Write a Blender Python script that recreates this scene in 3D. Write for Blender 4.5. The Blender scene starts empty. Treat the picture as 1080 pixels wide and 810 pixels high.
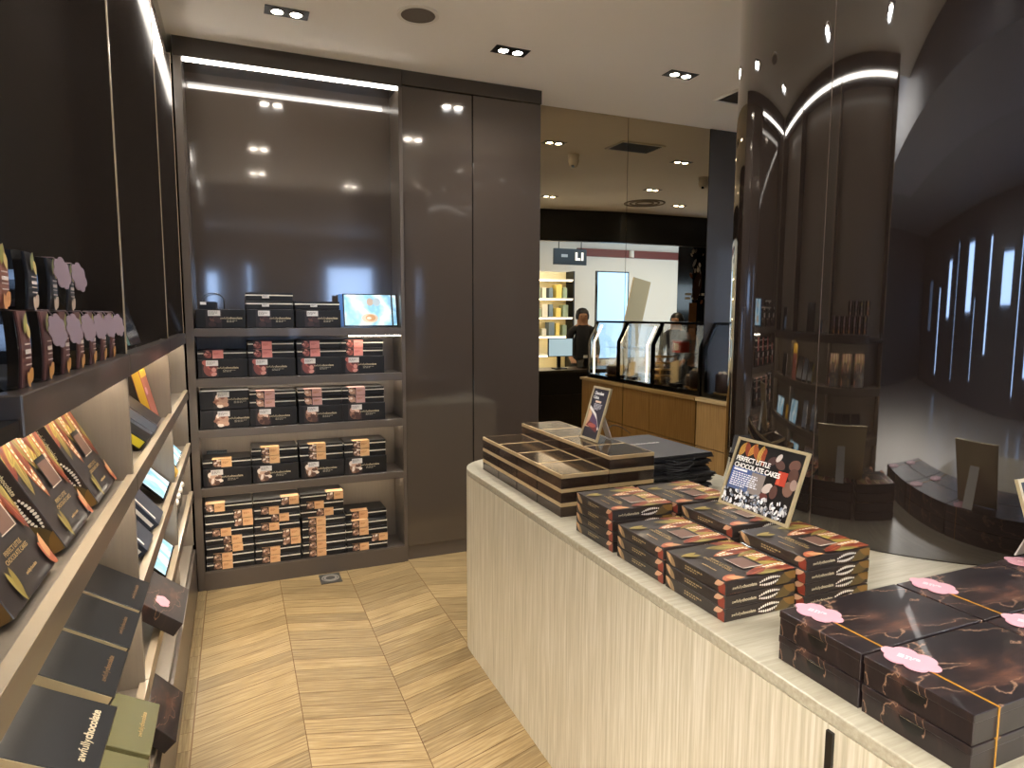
import bpy, bmesh, math, random
from mathutils import Vector, Matrix
random.seed(7)
S = bpy.context.scene
COL = S.collection
PI = math.pi

# ------------------------------------------------------------------ helpers
def lin(c):
    if isinstance(c, str):
        c = c.lstrip('#'); c = [int(c[i:i+2], 16) / 255 for i in (0, 2, 4)]
    return tuple(x / 12.92 if x <= .04045 else ((x + .055) / 1.055) ** 2.4 for x in c) + (1.0,)

MATS = {}
def mat(name, color, rough=.5, metal=0., spec=.5, coat=0., emit=0., ecol=None, bump=0., bscale=40, alpha=None):
    if name in MATS: return MATS[name]
    m = bpy.data.materials.new(name); m.use_nodes = True
    nt = m.node_tree; b = nt.nodes['Principled BSDF']
    b.inputs['Base Color'].default_value = lin(color)
    b.inputs['Roughness'].default_value = rough
    b.inputs['Metallic'].default_value = metal
    b.inputs['Specular IOR Level'].default_value = spec
    b.inputs['Coat Weight'].default_value = coat
    b.inputs['Coat Roughness'].default_value = .04
    if emit:
        b.inputs['Emission Color'].default_value = lin(ecol or color)
        b.inputs['Emission Strength'].default_value = emit
    if bump:
        tc = nt.nodes.new('ShaderNodeTexCoord'); n = nt.nodes.new('ShaderNodeTexNoise')
        n.inputs['Scale'].default_value = bscale
        bp = nt.nodes.new('ShaderNodeBump'); bp.inputs['Strength'].default_value = bump
        bp.inputs['Distance'].default_value = .01
        nt.links.new(tc.outputs['Object'], n.inputs['Vector'])
        nt.links.new(n.outputs['Fac'], bp.inputs['Height'])
        nt.links.new(bp.outputs['Normal'], b.inputs['Normal'])
    MATS[name] = m
    return m

def grain(name, c1, c2, stretch, scale=6., rough=.45, detail=6., coat=0., c3=None, attr=None, spec=.5, uv=False, pos=(.32, .68)):
    """two-tone streaked material; stretch = mapping scale on the object axes"""
    m = bpy.data.materials.new(name); m.use_nodes = True
    nt = m.node_tree; b = nt.nodes['Principled BSDF']; L = nt.links.new
    tc = nt.nodes.new('ShaderNodeTexCoord'); mp = nt.nodes.new('ShaderNodeMapping')
    mp.inputs['Scale'].default_value = stretch
    L(tc.outputs['UV' if uv else 'Object'], mp.inputs['Vector'])
    n = nt.nodes.new('ShaderNodeTexNoise'); n.inputs['Scale'].default_value = scale
    n.inputs['Detail'].default_value = detail; n.inputs['Roughness'].default_value = .62
    L(mp.outputs['Vector'], n.inputs['Vector'])
    r = nt.nodes.new('ShaderNodeValToRGB')
    r.color_ramp.elements[0].position = pos[0]; r.color_ramp.elements[1].position = pos[1]
    r.color_ramp.elements[0].color = lin(c1); r.color_ramp.elements[1].color = lin(c2)
    if c3:
        e = r.color_ramp.elements.new(.5); e.color = lin(c3)
    L(n.outputs['Fac'], r.inputs['Fac'])
    out = r.outputs['Color']
    if attr:
        a = nt.nodes.new('ShaderNodeAttribute'); a.attribute_name = attr
        mx = nt.nodes.new('ShaderNodeMix'); mx.data_type = 'RGBA'; mx.blend_type = 'MULTIPLY'
        mx.inputs[0].default_value = 1.0
        L(out, mx.inputs[6]); L(a.outputs['Color'], mx.inputs[7]); out = mx.outputs[2]
    L(out, b.inputs['Base Color'])
    b.inputs['Roughness'].default_value = rough
    b.inputs['Coat Weight'].default_value = coat
    b.inputs['Specular IOR Level'].default_value = spec
    MATS[name] = m
    return m

class MB:
    """collects shapes; build() links them as one mesh object"""
    def __init__(s): s.v = []; s.f = []; s.m = []
    def quad(s, pts, m=0):
        i = len(s.v); s.v += [tuple(p) for p in pts]; s.f.append(tuple(range(i, i + len(pts)))); s.m.append(m)
    def box(s, x0, x1, y0, y1, z0, z1, m=0):
        i = len(s.v)
        s.v += [(x, y, z) for z in (z0, z1) for x, y in ((x0, y0), (x1, y0), (x1, y1), (x0, y1))]
        for f in ((3, 2, 1, 0), (4, 5, 6, 7), (0, 1, 5, 4), (1, 2, 6, 5), (2, 3, 7, 6), (3, 0, 4, 7)):
            s.f.append(tuple(i + k for k in f)); s.m.append(m)
        return s
    def xbox(s, M, x0, x1, y0, y1, z0, z1, m=0):
        a = len(s.v); s.box(x0, x1, y0, y1, z0, z1, m)
        for k in range(a, len(s.v)): s.v[k] = tuple(M @ Vector(s.v[k]))
        return s
    def prism(s, pts, z0, z1, m=0, mtop=None):
        """pts counter-clockwise in xy"""
        n = len(pts); i = len(s.v)
        s.v += [(p[0], p[1], z0) for p in pts] + [(p[0], p[1], z1) for p in pts]
        s.f.append(tuple(i + k for k in reversed(range(n)))); s.m.append(m)
        s.f.append(tuple(i + n + k for k in range(n))); s.m.append(m if mtop is None else mtop)
        for k in range(n):
            k2 = (k + 1) % n
            s.f.append((i + k, i + k2, i + n + k2, i + n + k)); s.m.append(m)
        return s
    def cyl(s, c, r, z0, z1, n=24, m=0, r2=None, cap=True):
        r2 = r if r2 is None else r2
        i = len(s.v)
        for rr, z in ((r, z0), (r2, z1)):
            s.v += [(c[0] + rr * math.cos(2 * PI * k / n), c[1] + rr * math.sin(2 * PI * k / n), z) for k in range(n)]
        for k in range(n):
            k2 = (k + 1) % n
            s.f.append((i + k, i + k2, i + n + k2, i + n + k)); s.m.append(m)
        if cap:
            s.f.append(tuple(i + k for k in reversed(range(n)))); s.m.append(m)
            s.f.append(tuple(i + n + k for k in range(n))); s.m.append(m)
        return s
    def ring(s, c, r0, r1, z0, z1, n=32, m=0):
        i = len(s.v)
        for rr, z in ((r0, z0), (r1, z0), (r1, z1), (r0, z1)):
            s.v += [(c[0] + rr * math.cos(2 * PI * k / n), c[1] + rr * math.sin(2 * PI * k / n), z) for k in range(n)]
        for q in range(4):
            q2 = (q + 1) % 4
            for k in range(n):
                k2 = (k + 1) % n
                s.f.append((i + q * n + k, i + q * n + k2, i + q2 * n + k2, i + q2 * n + k)); s.m.append(m)
        return s
    def lathe(s, c, prof, n=24, m=0):
        i = len(s.v)
        for r, z in prof:
            s.v += [(c[0] + r * math.cos(2 * PI * k / n), c[1] + r * math.sin(2 * PI * k / n), c[2] + z) for k in range(n)]
        for q in range(len(prof) - 1):
            for k in range(n):
                k2 = (k + 1) % n
                s.f.append((i + q * n + k, i + q * n + k2, i + q * n + n + k2, i + q * n + n + k)); s.m.append(m)
        return s
    def tube(s, path, r, n=6, m=0):
        P = [Vector(p) for p in path]; i0 = len(s.v); up = Vector((.13, .21, .97)).normalized()
        for k, p in enumerate(P):
            d = (P[min(k + 1, len(P) - 1)] - P[max(k - 1, 0)]).normalized()
            a = d.cross(up)
            if a.length < 1e-4: a = d.cross(Vector((1, 0, 0)))
            a.normalize(); b = d.cross(a)
            for j in range(n):
                t = 2 * PI * j / n; s.v.append(tuple(p + r * (a * math.cos(t) + b * math.sin(t))))
        for k in range(len(P) - 1):
            for j in range(n):
                j2 = (j + 1) % n
                s.f.append((i0 + k * n + j, i0 + k * n + j2, i0 + k * n + n + j2, i0 + k * n + n + j)); s.m.append(m)
        s.f.append(tuple(i0 + j for j in reversed(range(n)))); s.m.append(m)
        e = i0 + (len(P) - 1) * n
        s.f.append(tuple(e + j for j in range(n))); s.m.append(m)
        return s
    def mesh(s, name, mats, bev=0., seg=2, smooth=False, off=(0, 0, 0)):
        me = bpy.data.meshes.new(name)
        o = Vector(off)
        me.from_pydata([tuple(Vector(p) - o) for p in s.v], [], s.f)
        for mm in (mats if isinstance(mats, (list, tuple)) else [mats]): me.materials.append(mm)
        for p, k in zip(me.polygons, s.m): p.material_index = k
        if bev:
            bm = bmesh.new(); bm.from_mesh(me)
            bmesh.ops.bevel(bm, geom=list(bm.edges), offset=bev, segments=seg, affect='EDGES', profile=.5, clamp_overlap=True)
            bm.to_mesh(me); bm.free()
        if smooth:
            for p in me.polygons: p.use_smooth = True
        me.update()
        return me
    def build(s, name, mats, parent=None, **k):
        off = k.pop('off', None)
        if off is None: off = tuple(parent.location) if (parent is not None and parent.parent is None and k.pop('world', True)) else (0, 0, 0)
        k.pop('world', None)
        return link(name, s.mesh(name, mats, off=off, **k), parent)

def link(name, me, parent=None):
    o = bpy.data.objects.new(name, me); COL.objects.link(o)
    if parent is not None: o.parent = parent
    return o
def thing(name, label, cat, loc=(0, 0, 0), group=None):
    o = bpy.data.objects.new(name, None); COL.objects.link(o)
    o.empty_display_size = .05; o.location = loc
    o['label'] = label; o['category'] = cat
    if group: o['group'] = group
    return o
def tag(o, label, cat, group=None):
    o['label'] = label; o['category'] = cat
    if group: o['group'] = group
    return o
def struct(o): o['kind'] = 'structure'; return o
def dup(root, M, label, group=None):
    """a copy of a thing, its parts and their sub-parts, placed by matrix M"""
    r = root.copy(); COL.objects.link(r); r.matrix_world = M; r['label'] = label
    if group: r['group'] = group
    for ch in KIDS.get(root.name, list(root.children)):
        c = ch.copy(); COL.objects.link(c); c.parent = r
        for g in list(ch.children):
            d = g.copy(); COL.objects.link(d); d.parent = c
    return r
KIDS = {}
def T(x, y, z): return Matrix.Translation((x, y, z))
def Rz(a): return Matrix.Rotation(math.radians(a), 4, 'Z')
def lean_left(y0, x, z, tilt):
    """frame of a flat box leaning back against the left unit: X -> +y, Y -> up and back, Z -> towards the aisle"""
    s, c = math.sin(math.radians(tilt)), math.cos(math.radians(tilt))
    return Matrix(((0, -s, c, x), (1, 0, 0, y0), (0, c, s, z), (0, 0, 0, 1)))

def clip(poly, x0, x1, y0, y1):
    def cut(P, ins, isec):
        out = []
        for k in range(len(P)):
            a, b = P[k - 1], P[k]
            if ins(b):
                if not ins(a): out.append(isec(a, b))
                out.append(b)
            elif ins(a): out.append(isec(a, b))
        return out
    def ix(v): return lambda a, b: (v, a[1] + (b[1] - a[1]) * (v - a[0]) / (b[0] - a[0]))
    def iy(v): return lambda a, b: (a[0] + (b[0] - a[0]) * (v - a[1]) / (b[1] - a[1]), v)
    for ins, isec in ((lambda p: p[0] >= x0, ix(x0)), (lambda p: p[0] <= x1, ix(x1)), (lambda p: p[1] >= y0, iy(y0)), (lambda p: p[1] <= y1, iy(y1))):
        if not poly: return []
        poly = cut(poly, ins, isec)
    return poly

class Print:
    """flat printed artwork: polygons laid on a plane, each a hair above the last"""
    def __init__(s, x0, x1, y0, y1, M=None): s.b = (x0, x1, y0, y1); s.mb = MB(); s.z = 2e-4; s.M = M or Matrix(); s.mats = []; s.ix = {}
    def mi(s, c):
        if c not in s.ix: s.ix[c] = len(s.mats); s.mats.append(mat('print_' + c.lstrip('#'), c, .38))
        return s.ix[c]
    def poly(s, pts, c):
        p = clip([tuple(q) for q in pts], *s.b)
        if len(p) < 3: return
        s.mb.quad([s.M @ Vector((q[0], q[1], s.z)) for q in p], s.mi(c)); s.z += 2.5e-5
    def rect(s, x0, x1, y0, y1, c): s.poly([(x0, y0), (x1, y0), (x1, y1), (x0, y1)], c)
    def disc(s, cx, cy, rx, ry, c, n=18, a=0):
        ca, sa = math.cos(a), math.sin(a)
        s.poly([(cx + rx * math.cos(t) * ca - ry * math.sin(t) * sa, cy + rx * math.cos(t) * sa + ry * math.sin(t) * ca) for t in [2 * PI * k / n for k in range(n)]], c)
    def leaf(s, cx, cy, ln, wd, deg, c, n=9, bend=0.):
        a = math.radians(deg); ca, sa = math.cos(a), math.sin(a)
        def pt(u, w):
            w = w + bend * (1 - u * u) * ln
            x, y = u * ln / 2, w
            return (cx + x * ca - y * sa, cy + x * sa + y * ca)
        up = [pt(-1 + 2 * k / n, wd / 2 * math.sin(PI * k / n) ** .75) for k in range(n + 1)]
        dn = [pt(1 - 2 * k / n, -wd / 2 * math.sin(PI * k / n) ** .75) for k in range(1, n)]
        s.poly(up + dn, c)
        return pt
    def pod(s, cx, cy, ln, wd, deg, c, rib, bead=None, nb=9):
        pt = s.leaf(cx, cy, ln, wd, deg, c)
        if bead:
            s.leaf(cx, cy, ln * .86, wd * .62, deg, rib)
            for k in range(nb):
                u = -.72 + 1.44 * k / (nb - 1); w = wd * .21 * math.sin(PI * (u + 1) / 2)
                for q in (-.52, .52):
                    x, y = pt(u, q * w * 2)
                    s.disc(x, y, ln / nb * .34, w * .42 + .0008, bead, 8, math.radians(deg))
        else:
            for q in (-.5, 0, .5):
                a = [pt(-.8 + 1.6 * k / 6, q * wd * .5 * math.sin(PI * (.1 + .8 * k / 6)) - wd * .025) for k in range(7)]
                b = [pt(.8 - 1.6 * k / 6, q * wd * .5 * math.sin(PI * (.9 - .8 * k / 6)) + wd * .025) for k in range(7)]
                s.poly(a + b, rib)
    def dashes(s, x, y, w, h, c, rows, fill=.9, seed=1):
        rg = random.Random(seed)
        for r in range(rows):
            yy = y - r * h * 1.75; xx = x; end = x + w * (fill if r < rows - 1 else .6) * rg.uniform(.85, 1)
            while xx < end:
                l = rg.uniform(1.2, 3.6) * h
                s.rect(xx, min(xx + l, end), yy, yy + h, c); xx += l + h * .8
    def build(s, name, parent, off=None): return s.mb.build(name, s.mats, parent, off=off)

TXT = {}
def text_mesh(body, size, bold=0., align='CENTER', space=1.0):
    key = (body, size, bold, align, space)
    if key in TXT: return TXT[key]
    cu = bpy.data.curves.new('lettering', 'FONT'); cu.body = body; cu.size = size; cu.align_x = align; cu.align_y = 'CENTER'
    cu.resolution_u = 3; cu.offset = bold * size; cu.space_character = space; cu.extrude = size * .01
    o = bpy.data.objects.new('lettering', cu); COL.objects.link(o)
    dg = bpy.context.evaluated_depsgraph_get()
    me = bpy.data.meshes.new_from_object(o.evaluated_get(dg)); bpy.data.objects.remove(o); bpy.data.curves.remove(cu)
    TXT[key] = me
    return me
def text(name, body, size, m, parent, M, bold=0., align='CENTER', space=1.0):
    me = text_mesh(body, size, bold, align, space)
    if me.materials and me.materials[0] != m: me = me.copy(); me.materials.clear()
    if not me.materials: me.materials.append(m)
    o = link(name, me, parent); o.matrix_local = M
    return o
def brand(parent, size, m, M, name='brand_lettering'):
    """the two-weight brand line as one mesh"""
    key = ('brand', size, m.name)
    if key not in TXT:
        a = text_mesh('awfully', size, -.004, 'RIGHT'); b = text_mesh('chocolate', size, .022, 'LEFT', 1.02)
        bm = bmesh.new(); bm.from_mesh(a)
        bmesh.ops.translate(bm, verts=bm.verts, vec=(-.82 * size, 0, 0))
        n = len(bm.verts); bm.from_mesh(b); bm.verts.ensure_lookup_table()
        bmesh.ops.translate(bm, verts=bm.verts[n:], vec=(-.78 * size, 0, 0))
        me = bpy.data.meshes.new('brand_lettering'); bm.to_mesh(me); bm.free(); me.materials.append(m)
        TXT[key] = me
    o = link(name, TXT[key], parent); o.matrix_local = M
    return o
def face(ox, oy, oz, right, up):
    """matrix that lays xy artwork on a face: x -> right, y -> up"""
    r, u = Vector(right).normalized(), Vector(up).normalized(); n = r.cross(u)
    return Matrix(((r.x, u.x, n.x, ox), (r.y, u.y, n.y, oy), (r.z, u.z, n.z, oz), (0, 0, 0, 1)))

def cloud(cx, cy, rx, ry, n=48, lobes=6):
    out = []
    for k in range(n):
        t = 2 * PI * k / n
        w = 1 + .2 * (abs(math.cos(lobes * t / 2)) ** .7 - .5) - .1 * math.exp(-(math.cos(t) / .18) ** 2)
        out.append((cx + rx * w * math.cos(t), cy + ry * w * math.sin(t)))
    return out

# ------------------------------------------------------------------ camera (solved from the photo's vanishing points)
R = ((0.9206864, 0.0378674, -0.3884618), (-0.3902908, 0.0972397, -0.9155422), (0.0031047, 0.9945403, 0.1043066))
cam = bpy.data.cameras.new('camera'); co = bpy.data.objects.new('camera', cam); COL.objects.link(co)
cam.sensor_width = 36; cam.lens = 687.318 / 1080 * 36; cam.clip_start = .05; cam.clip_end = 200
co.matrix_world = Matrix(((*R[0], 0), (*R[1], 0), (*R[2], 1.55), (0, 0, 0, 1)))
S.camera = co

# ------------------------------------------------------------------ materials
CEIL = mat('ceiling_paint', '#f4f0ea', .9)
GLOSS = mat('brown_lacquer', '#443b34', .08, spec=.9, coat=.7)
COLM = mat('column_lacquer', '#241c18', .03, spec=1.0, coat=1.0)
DARKG = mat('dark_lacquer', '#322b26', .1, spec=.7, coat=.4)
TAUPE = grain('taupe_laminate', '#71665a', '#776c5e', (40, 40, 2), 3, .33, coat=.15)
LIPM = mat('lip_laminate', '#5b5044', .3, coat=.15)
TAUPED = mat('taupe_satin', '#544a41', .3, spec=.5, coat=.2)
EDGE = mat('edge_strip', '#a5937a', .25, spec=.6)
BLACK = mat('black_card', '#12100f', .32)
BLACKG = mat('black_gloss', '#0c0b0b', .12, coat=.3)
WHITE = mat('white_card', '#e8e3da', .5)
GOLD = mat('gold_foil', '#c9a468', .28, metal=.85)
GOLDP = mat('gold_print', '#c2a36b', .35, metal=.35)
CREAM = mat('cream_ribbon', '#d8d0c0', .4)
LEDM = mat('led_diffuser', '#fff1dc', .5, emit=9, ecol='#fff6ea')
LEDS = mat('shelf_led', '#ffe9c6', .5, emit=15, ecol='#fff0d8')
LAMP = mat('lamp_face', '#fff6e6', .5, emit=60, ecol='#fff0dc')
CHROME = mat('brushed_steel', '#b8b4ac', .25, metal=1)
DKMET = mat('dark_metal', '#1a1918', .35, metal=.4)
STONE = grain('counter_travertine', '#aaa088', '#d2cab8', (34, 34, 1.0), 3.6, .38, c3='#bfb49b')
STONET = grain('countertop_travertine', '#978d78', '#b3aa95', (2.2, 34, 30), 2.6, .32, c3='#a59c86')
FLOORM = grain('oak_chevron', '#755e3c', '#ad966d', (1.6, 30, 1), 3.4, .36, attr='tone', uv=True, c3='#967d55', pos=(.28, .7))
FLOORB = mat('floor_gap', '#6b4f2e', .6)
OAK = grain('oak_front', '#8d6b3f', '#b18d5b', (40, 40, 1.3), 2.5, .42, c3='#a17e4d')
MIRR = mat('bronze_mirror', '#bbad92', .0, metal=1)
MALLW = mat('mall_white', '#ddd8cf', .7)
SKIN = mat('skin', '#b98a6c', .5)
HAIR = mat('black_hair', '#14100e', .5)
CLOTH = mat('black_cloth', '#1c1b1f', .8)
TROUS = mat('dark_trousers', '#202024', .8)
GLASS = bpy.data.materials.new('clear_glass'); GLASS.use_nodes = True
_b = GLASS.node_tree.nodes['Principled BSDF']; _b.inputs['Base Color'].default_value = (1, 1, 1, 1)
_b.inputs['Roughness'].default_value = 0; _b.inputs['Transmission Weight'].default_value = 1; _b.inputs['IOR'].default_value = 1.05; _b.inputs['Alpha'].default_value = .25

# ------------------------------------------------------------------ room shell
HC = 2.985
# chevron floor
STX0, STW = -.2, .387
mb = MB(); tones = []; uvs = []
rg = random.Random(3)
mb.box(-.62, 8.6, -1.0, 4.4, -.05, -.0015, 1)
for _ in range(6): tones.append(1); uvs.append([(0, 0)] * 4)
for k in range(23):
    x0 = STX0 + STW * k; x1 = x0 + STW; sl = .31 * (1 if k % 2 == 0 else -1)
    n = 62
    for j in range(n):
        pw = .095; y = -1.15 + j * pw; g = .0017
        ys = [y + g, y + g + sl * STW, y + pw - g + sl * STW, y + pw - g]
        if k % 2: ys = [v - sl * STW for v in ys]
        if max(ys) > 4.38 or min(ys) < -1.0: continue
        mb.quad([(x0 + g, ys[0], 0), (x1 - g, ys[1], 0), (x1 - g, ys[2], 0), (x0 + g, ys[3], 0)], 0)
        tones.append(rg.choice((.78, .85, .9, .96, 1, 1.04, 1.08))); o = rg.uniform(0, 9)
        uvs.append([(o, o * 3), (o + STW, o * 3), (o + STW, o * 3 + pw), (o, o * 3 + pw)])
y = -1.0
while y < 4.3:      # border strip along the left unit
    l = rg.uniform(.07, .13)
    mb.quad([(-.245, y, 0), (STX0 - .003, y, 0), (STX0 - .003, y + l - .002, 0), (-.245, y + l - .002, 0)], 0)
    o = rg.uniform(0, 9); tones.append(rg.choice((.8, .88, .95))); uvs.append([(o, o), (o, o + .045), (o + l, o + .045), (o + l, o)])
    y += l
me = mb.mesh('floor', [FLOORM, FLOORB])
ca = me.color_attributes.new('tone', 'FLOAT_COLOR', 'CORNER'); ul = me.uv_layers.new(name='UVMap')
for p in me.polygons:
    for q, li in enumerate(p.loop_indices):
        t = tones[p.index]; ca.data[li].color = (t, t, t, 1)
        ul.data[li].uv = uvs[p.index][q % 4]
struct(link('floor', me))
struct(MB().box(-12, 14, -12, -1.0, -.05, 0).build('floor', mat('mall_stone_floor', '#b9b4ac', .3)))
struct(MB().box(-12, -.62, -1.0, 4.4, -.05, 0).build('floor', mat('mall_stone_floor', '', .18)))
struct(MB().box(-.62, 8.6, -1.0, 4.45, HC, HC + .06).build('ceiling', CEIL))
struct(MB().box(-.62, -.58, .62, 4.4, 0, HC).build('wall_left', DARKG))
struct(MB().box(-.62, 8.6, 4.36, 4.45, 0, HC).build('wall_back', DARKG))
struct(MB().box(8.55, 8.65, .3, 4.4, 0, HC).build('wall_right', DARKG))
# black bulkhead over the open shop front
struct(MB().box(-2.5, 3.4, -.95, .3, 2.62, 3.4).build('trim_1', mat('bulkhead_grey', '#4c5464', .4)))
struct(MB().prism([(3.0, -.95), (3.9, .2), (5.0, .38), (8.6, .44), (8.6, .52), (5.0, .46), (3.85, .28), (3.0, -.85)], 2.565, HC).build('trim_3', mat('bulkhead_black', '#0d0c0c', .35)))
# mall around the shop front
MC = mat('mall_ceiling', '#6d7078', .85)
struct(MB().box(-12, 14, -12, -1.0, 3.5, 3.56).build('ceiling', MC))
struct(MB().box(-12, -.62, -1.0, 4.4, 3.5, 3.56).build('ceiling', MC))
struct(MB().box(-12.1, -12, -12, 4.4, 0, 3.5).build('wall_far_left', mat('mall_dark', '#3b3e46', .4)))
struct(MB().box(13.9, 14, -12, .5, 0, 3.5).build('wall_far_right', MALLW))
struct(MB().box(-12, -.62, 4.36, 4.45, 0, 3.5).build('wall_far_back', mat('mall_dark', '', .4)))
# mall far wall: glazed on the left half, white on the right
mb = MB(); mb.box(4.6, 14, -5.7, -5.6, 0, 3.5)
struct(mb.build('wall_mall', MALLW))
mb = MB(); WINS = [(-10.5, -9.9, 1.2, 2.4), (-8.7, -8.45, .3, 2.2), (-7.4, -6.9, 1.5, 2.7), (-6.2, -6.05, .3, 3.0), (-4.9, -4.2, 1.6, 2.9), (-3.9, -3.75, .4, 1.9), (-2.6, -2.35, .9, 2.9), (-1.3, -.3, 1.7, 2.6), (.3, .45, .3, 2.8), (1.2, 1.5, .6, 1.7), (2.2, 3.4, 1.5, 2.8)]
xp = -12
for x0, x1, z0, z1 in WINS + [(4.6, 4.6, 0, 0)]:
    mb.box(xp, x0, -9.1, -9, 0, 3.5)
    if x1 > x0: mb.box(x0, x1, -9.1, -9, 0, z0); mb.box(x0, x1, -9.1, -9, z1, 3.5)
    xp = x1
mb.box(4.5, 4.6, -9.0, -5.6, 0, 3.5)
struct(mb.build('wall_front', mat('mall_grey', '#33363e', .3)))
for k, (x0, x1, z0, z1) in enumerate(WINS):
    struct(MB().box(x0, x0 + .04, -9.08, -9.02, z0, z1).box(x1 - .04, x1, -9.08, -9.02, z0, z1).box(x0 + .04, x1 - .04, -9.08, -9.02, z0, z0 + .04).box(x0 + .04, x1 - .04, -9.08, -9.02, z1 - .04, z1).build('window_%d' % (k + 1), DKMET))
# world: soft bluish daylight outside the mall windows
W = bpy.data.worlds.new('world'); S.world = W; W.use_nodes = True
W.node_tree.nodes['Background'].inputs['Color'].default_value = (.42, .62, 1.0, 1)
W.node_tree.nodes['Background'].inputs['Strength'].default_value = 5

# ------------------------------------------------------------------ tall shelving and cabinets on the rear wall
YF, YB = 3.93, 4.17
ru = thing('shelving_unit', 'dark brown rear shelving unit with tall glossy back and lit shelves', 'shelves', (.35, YF, 0))
mb = MB(); mb.box(-.245, -.205, YF, YB, 0, HC - .1); mb.box(.935, .957, YF, YB, 0, HC - .1)
mb.build('side_panel', TAUPED, ru, bev=.0015, seg=1)
MB().box(-.245, .957, YB, YB + .02, 1.46, HC - .1).build('back_panel', GLOSS, ru)
MB().box(-.245, .957, YB, YB + .02, 0, 1.459).build('lower_back_panel', TAUPE, ru)
MB().box(-.245, .957, YF, YB + .02, HC - .1, HC - .001).build('header', DARKG, ru)
MB().box(-.2, .935, YF + .012, YF + .032, HC - .114, HC - .1).build('light_strip', LEDM, ru)
SHZ = [1.475, 1.2, .915, .585]
for z in SHZ:
    o = MB().box(-.205, .935, YF, YB, z - .045, z).build('shelf', TAUPED, ru, bev=.0015, seg=1)
    ys = YF + (.004 if z > 1.4 else .09)
    MB().box(.62 if z > 1.4 else -.19, .93, ys, ys + .01, z - .0495, z - .045).build('light_strip', LEDS, o, off=ru.location)
mb = MB(); mb.box(-.205, .935, YF, YB, 0, .105); mb.box(-.205, .935, YF - .004, YF, .0, .1)
mb.build('plinth', TAUPED, ru)

cb = thing('tall_cabinet', 'full height glossy brown cabinet with two doors beside the rear shelves', 'cabinet', (1.4, 3.95, 0))
MB().box(.957, 1.87, 3.965, 4.34, .09, 2.9).build('carcass', DARKG, cb)
MB().box(.957, 1.87, 3.93, 4.34, 2.9, HC - .001).build('header', DARKG, cb, bev=.002, seg=1)
MB().box(.957, 1.87, 3.955, 4.34, 0, .09).build('plinth', TAUPED, cb)
MB().box(.96, 1.399, 3.945, 3.965, .092, 2.897).build('door', GLOSS, cb, bev=.001, seg=1)
MB().box(1.405, 1.868, 3.94, 3.965, .092, 2.897).build('door', GLOSS, cb, bev=.001, seg=1)

mr = thing('wall_mirror', 'bronze tinted wall mirror of two tall panels behind the counters', 'mirror', (2.65, 4.2, 0))
MB().box(1.872, 2.689, 4.19, 4.2, .02, HC - .001).build('mirror_panel', MIRR, mr)
MB().box(2.693, 3.43, 4.19, 4.2, .02, HC - .001).build('mirror_panel', MIRR, mr)
MB().box(1.872, 3.43, 4.2, 4.215, .02, HC - .001).build('backing', DKMET, mr)
struct(MB().box(3.432, 4.6, 4.185, 4.36, 0, HC).build('trim_2', mat('side_panel_dark', '#35312f', .25, coat=.2)))

# ------------------------------------------------------------------ left display unit
LX, LB = -.25, -.56
Y0, D1, D2, Y1 = .66, 1.88, 3.0, 3.92
lu = thing('display_shelves', 'long dark display wall with lit lower shelves on the left', 'shelves', (-.4, 2.3, 0))
MB().box(LB - .015, LB, Y0, Y1, 0, HC - .1).build('back_panel', TAUPE, lu)
for y in (Y0, D1, D2, Y1 - .014):
    o = MB().box(LB, LX - .004, y, y + .014, .28, 1.405).build('divider', TAUPE, lu)
    MB().box(LB, LX - .004, y, y + .014, 1.452, HC - .1)  .build('upper_divider', mat('black_brown_lacquer', '#2b2521', .1, spec=.7, coat=.4), o, off=lu.location)
    MB().box(LX - .004, LX - .002, y - .0005, y + .0145, 1.452, HC - .1).build('edge_strip', EDGE, o, off=lu.location)
MB().box(LB, LX - .03, .98, Y1, 1.41, 1.45).build('ledge', DARKG, lu)
for a, b in ((.975, D1 + .005), (D1 + .008, D2 + .005), (D2 + .008, Y1)):
    MB().box(LX - .03, LX + .004, a, b, 1.396, 1.4502).build('fascia', mat('fascia_brown', '#3f362f', .28, spec=.6, coat=.3), lu, bev=.002, seg=1)
MB().box(LX - .055, LX - .035, .98, Y1 - .02, 1.404, 1.41).build('light_strip', LEDS, lu)
MB().box(LB, LX, Y0, .97, 1.4, 1.42).build('end_ledge', BLACK, lu)
for z in (1.13, .84, .57):
    for a, b in ((Y0 + .014, D1), (D1 + .014, D2), (D2 + .014, Y1 - .014)):
        o = MB().box(LB, LX - .016, a, b, z - .03, z).build('shelf', TAUPE, lu)
        MB().box(LX - .016, LX + .004, a, b + .01, z - .035, z + .012).build('lip', LIPM, o, off=lu.location, bev=.0015, seg=1)
        MB().box(LX - .0165, LX + .0045, a, b + .01, z + .012, z + .014).build('edge_strip', EDGE, o, off=lu.location)
        MB().box(LX - .05, LX - .032, a, b, z - .0335, z - .03).build('light_strip', LEDS, o, off=lu.location)
MB().box(LB, LX - .01, Y0, Y1, .25, .28).build('bottom_deck', TAUPE, lu)
MB().box(LB, LX + .003, Y0, Y1, 0, .25).build('plinth', TAUPED, lu)
MB().box(LB - .015, LX - .02, Y0, Y1 + .01, HC - .1, HC - .001).build('header', DARKG, lu)
MB().box(-.325, -.285, .7, 3.9, HC - .115, HC - .1).build('light_strip', LEDM, lu)

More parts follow.
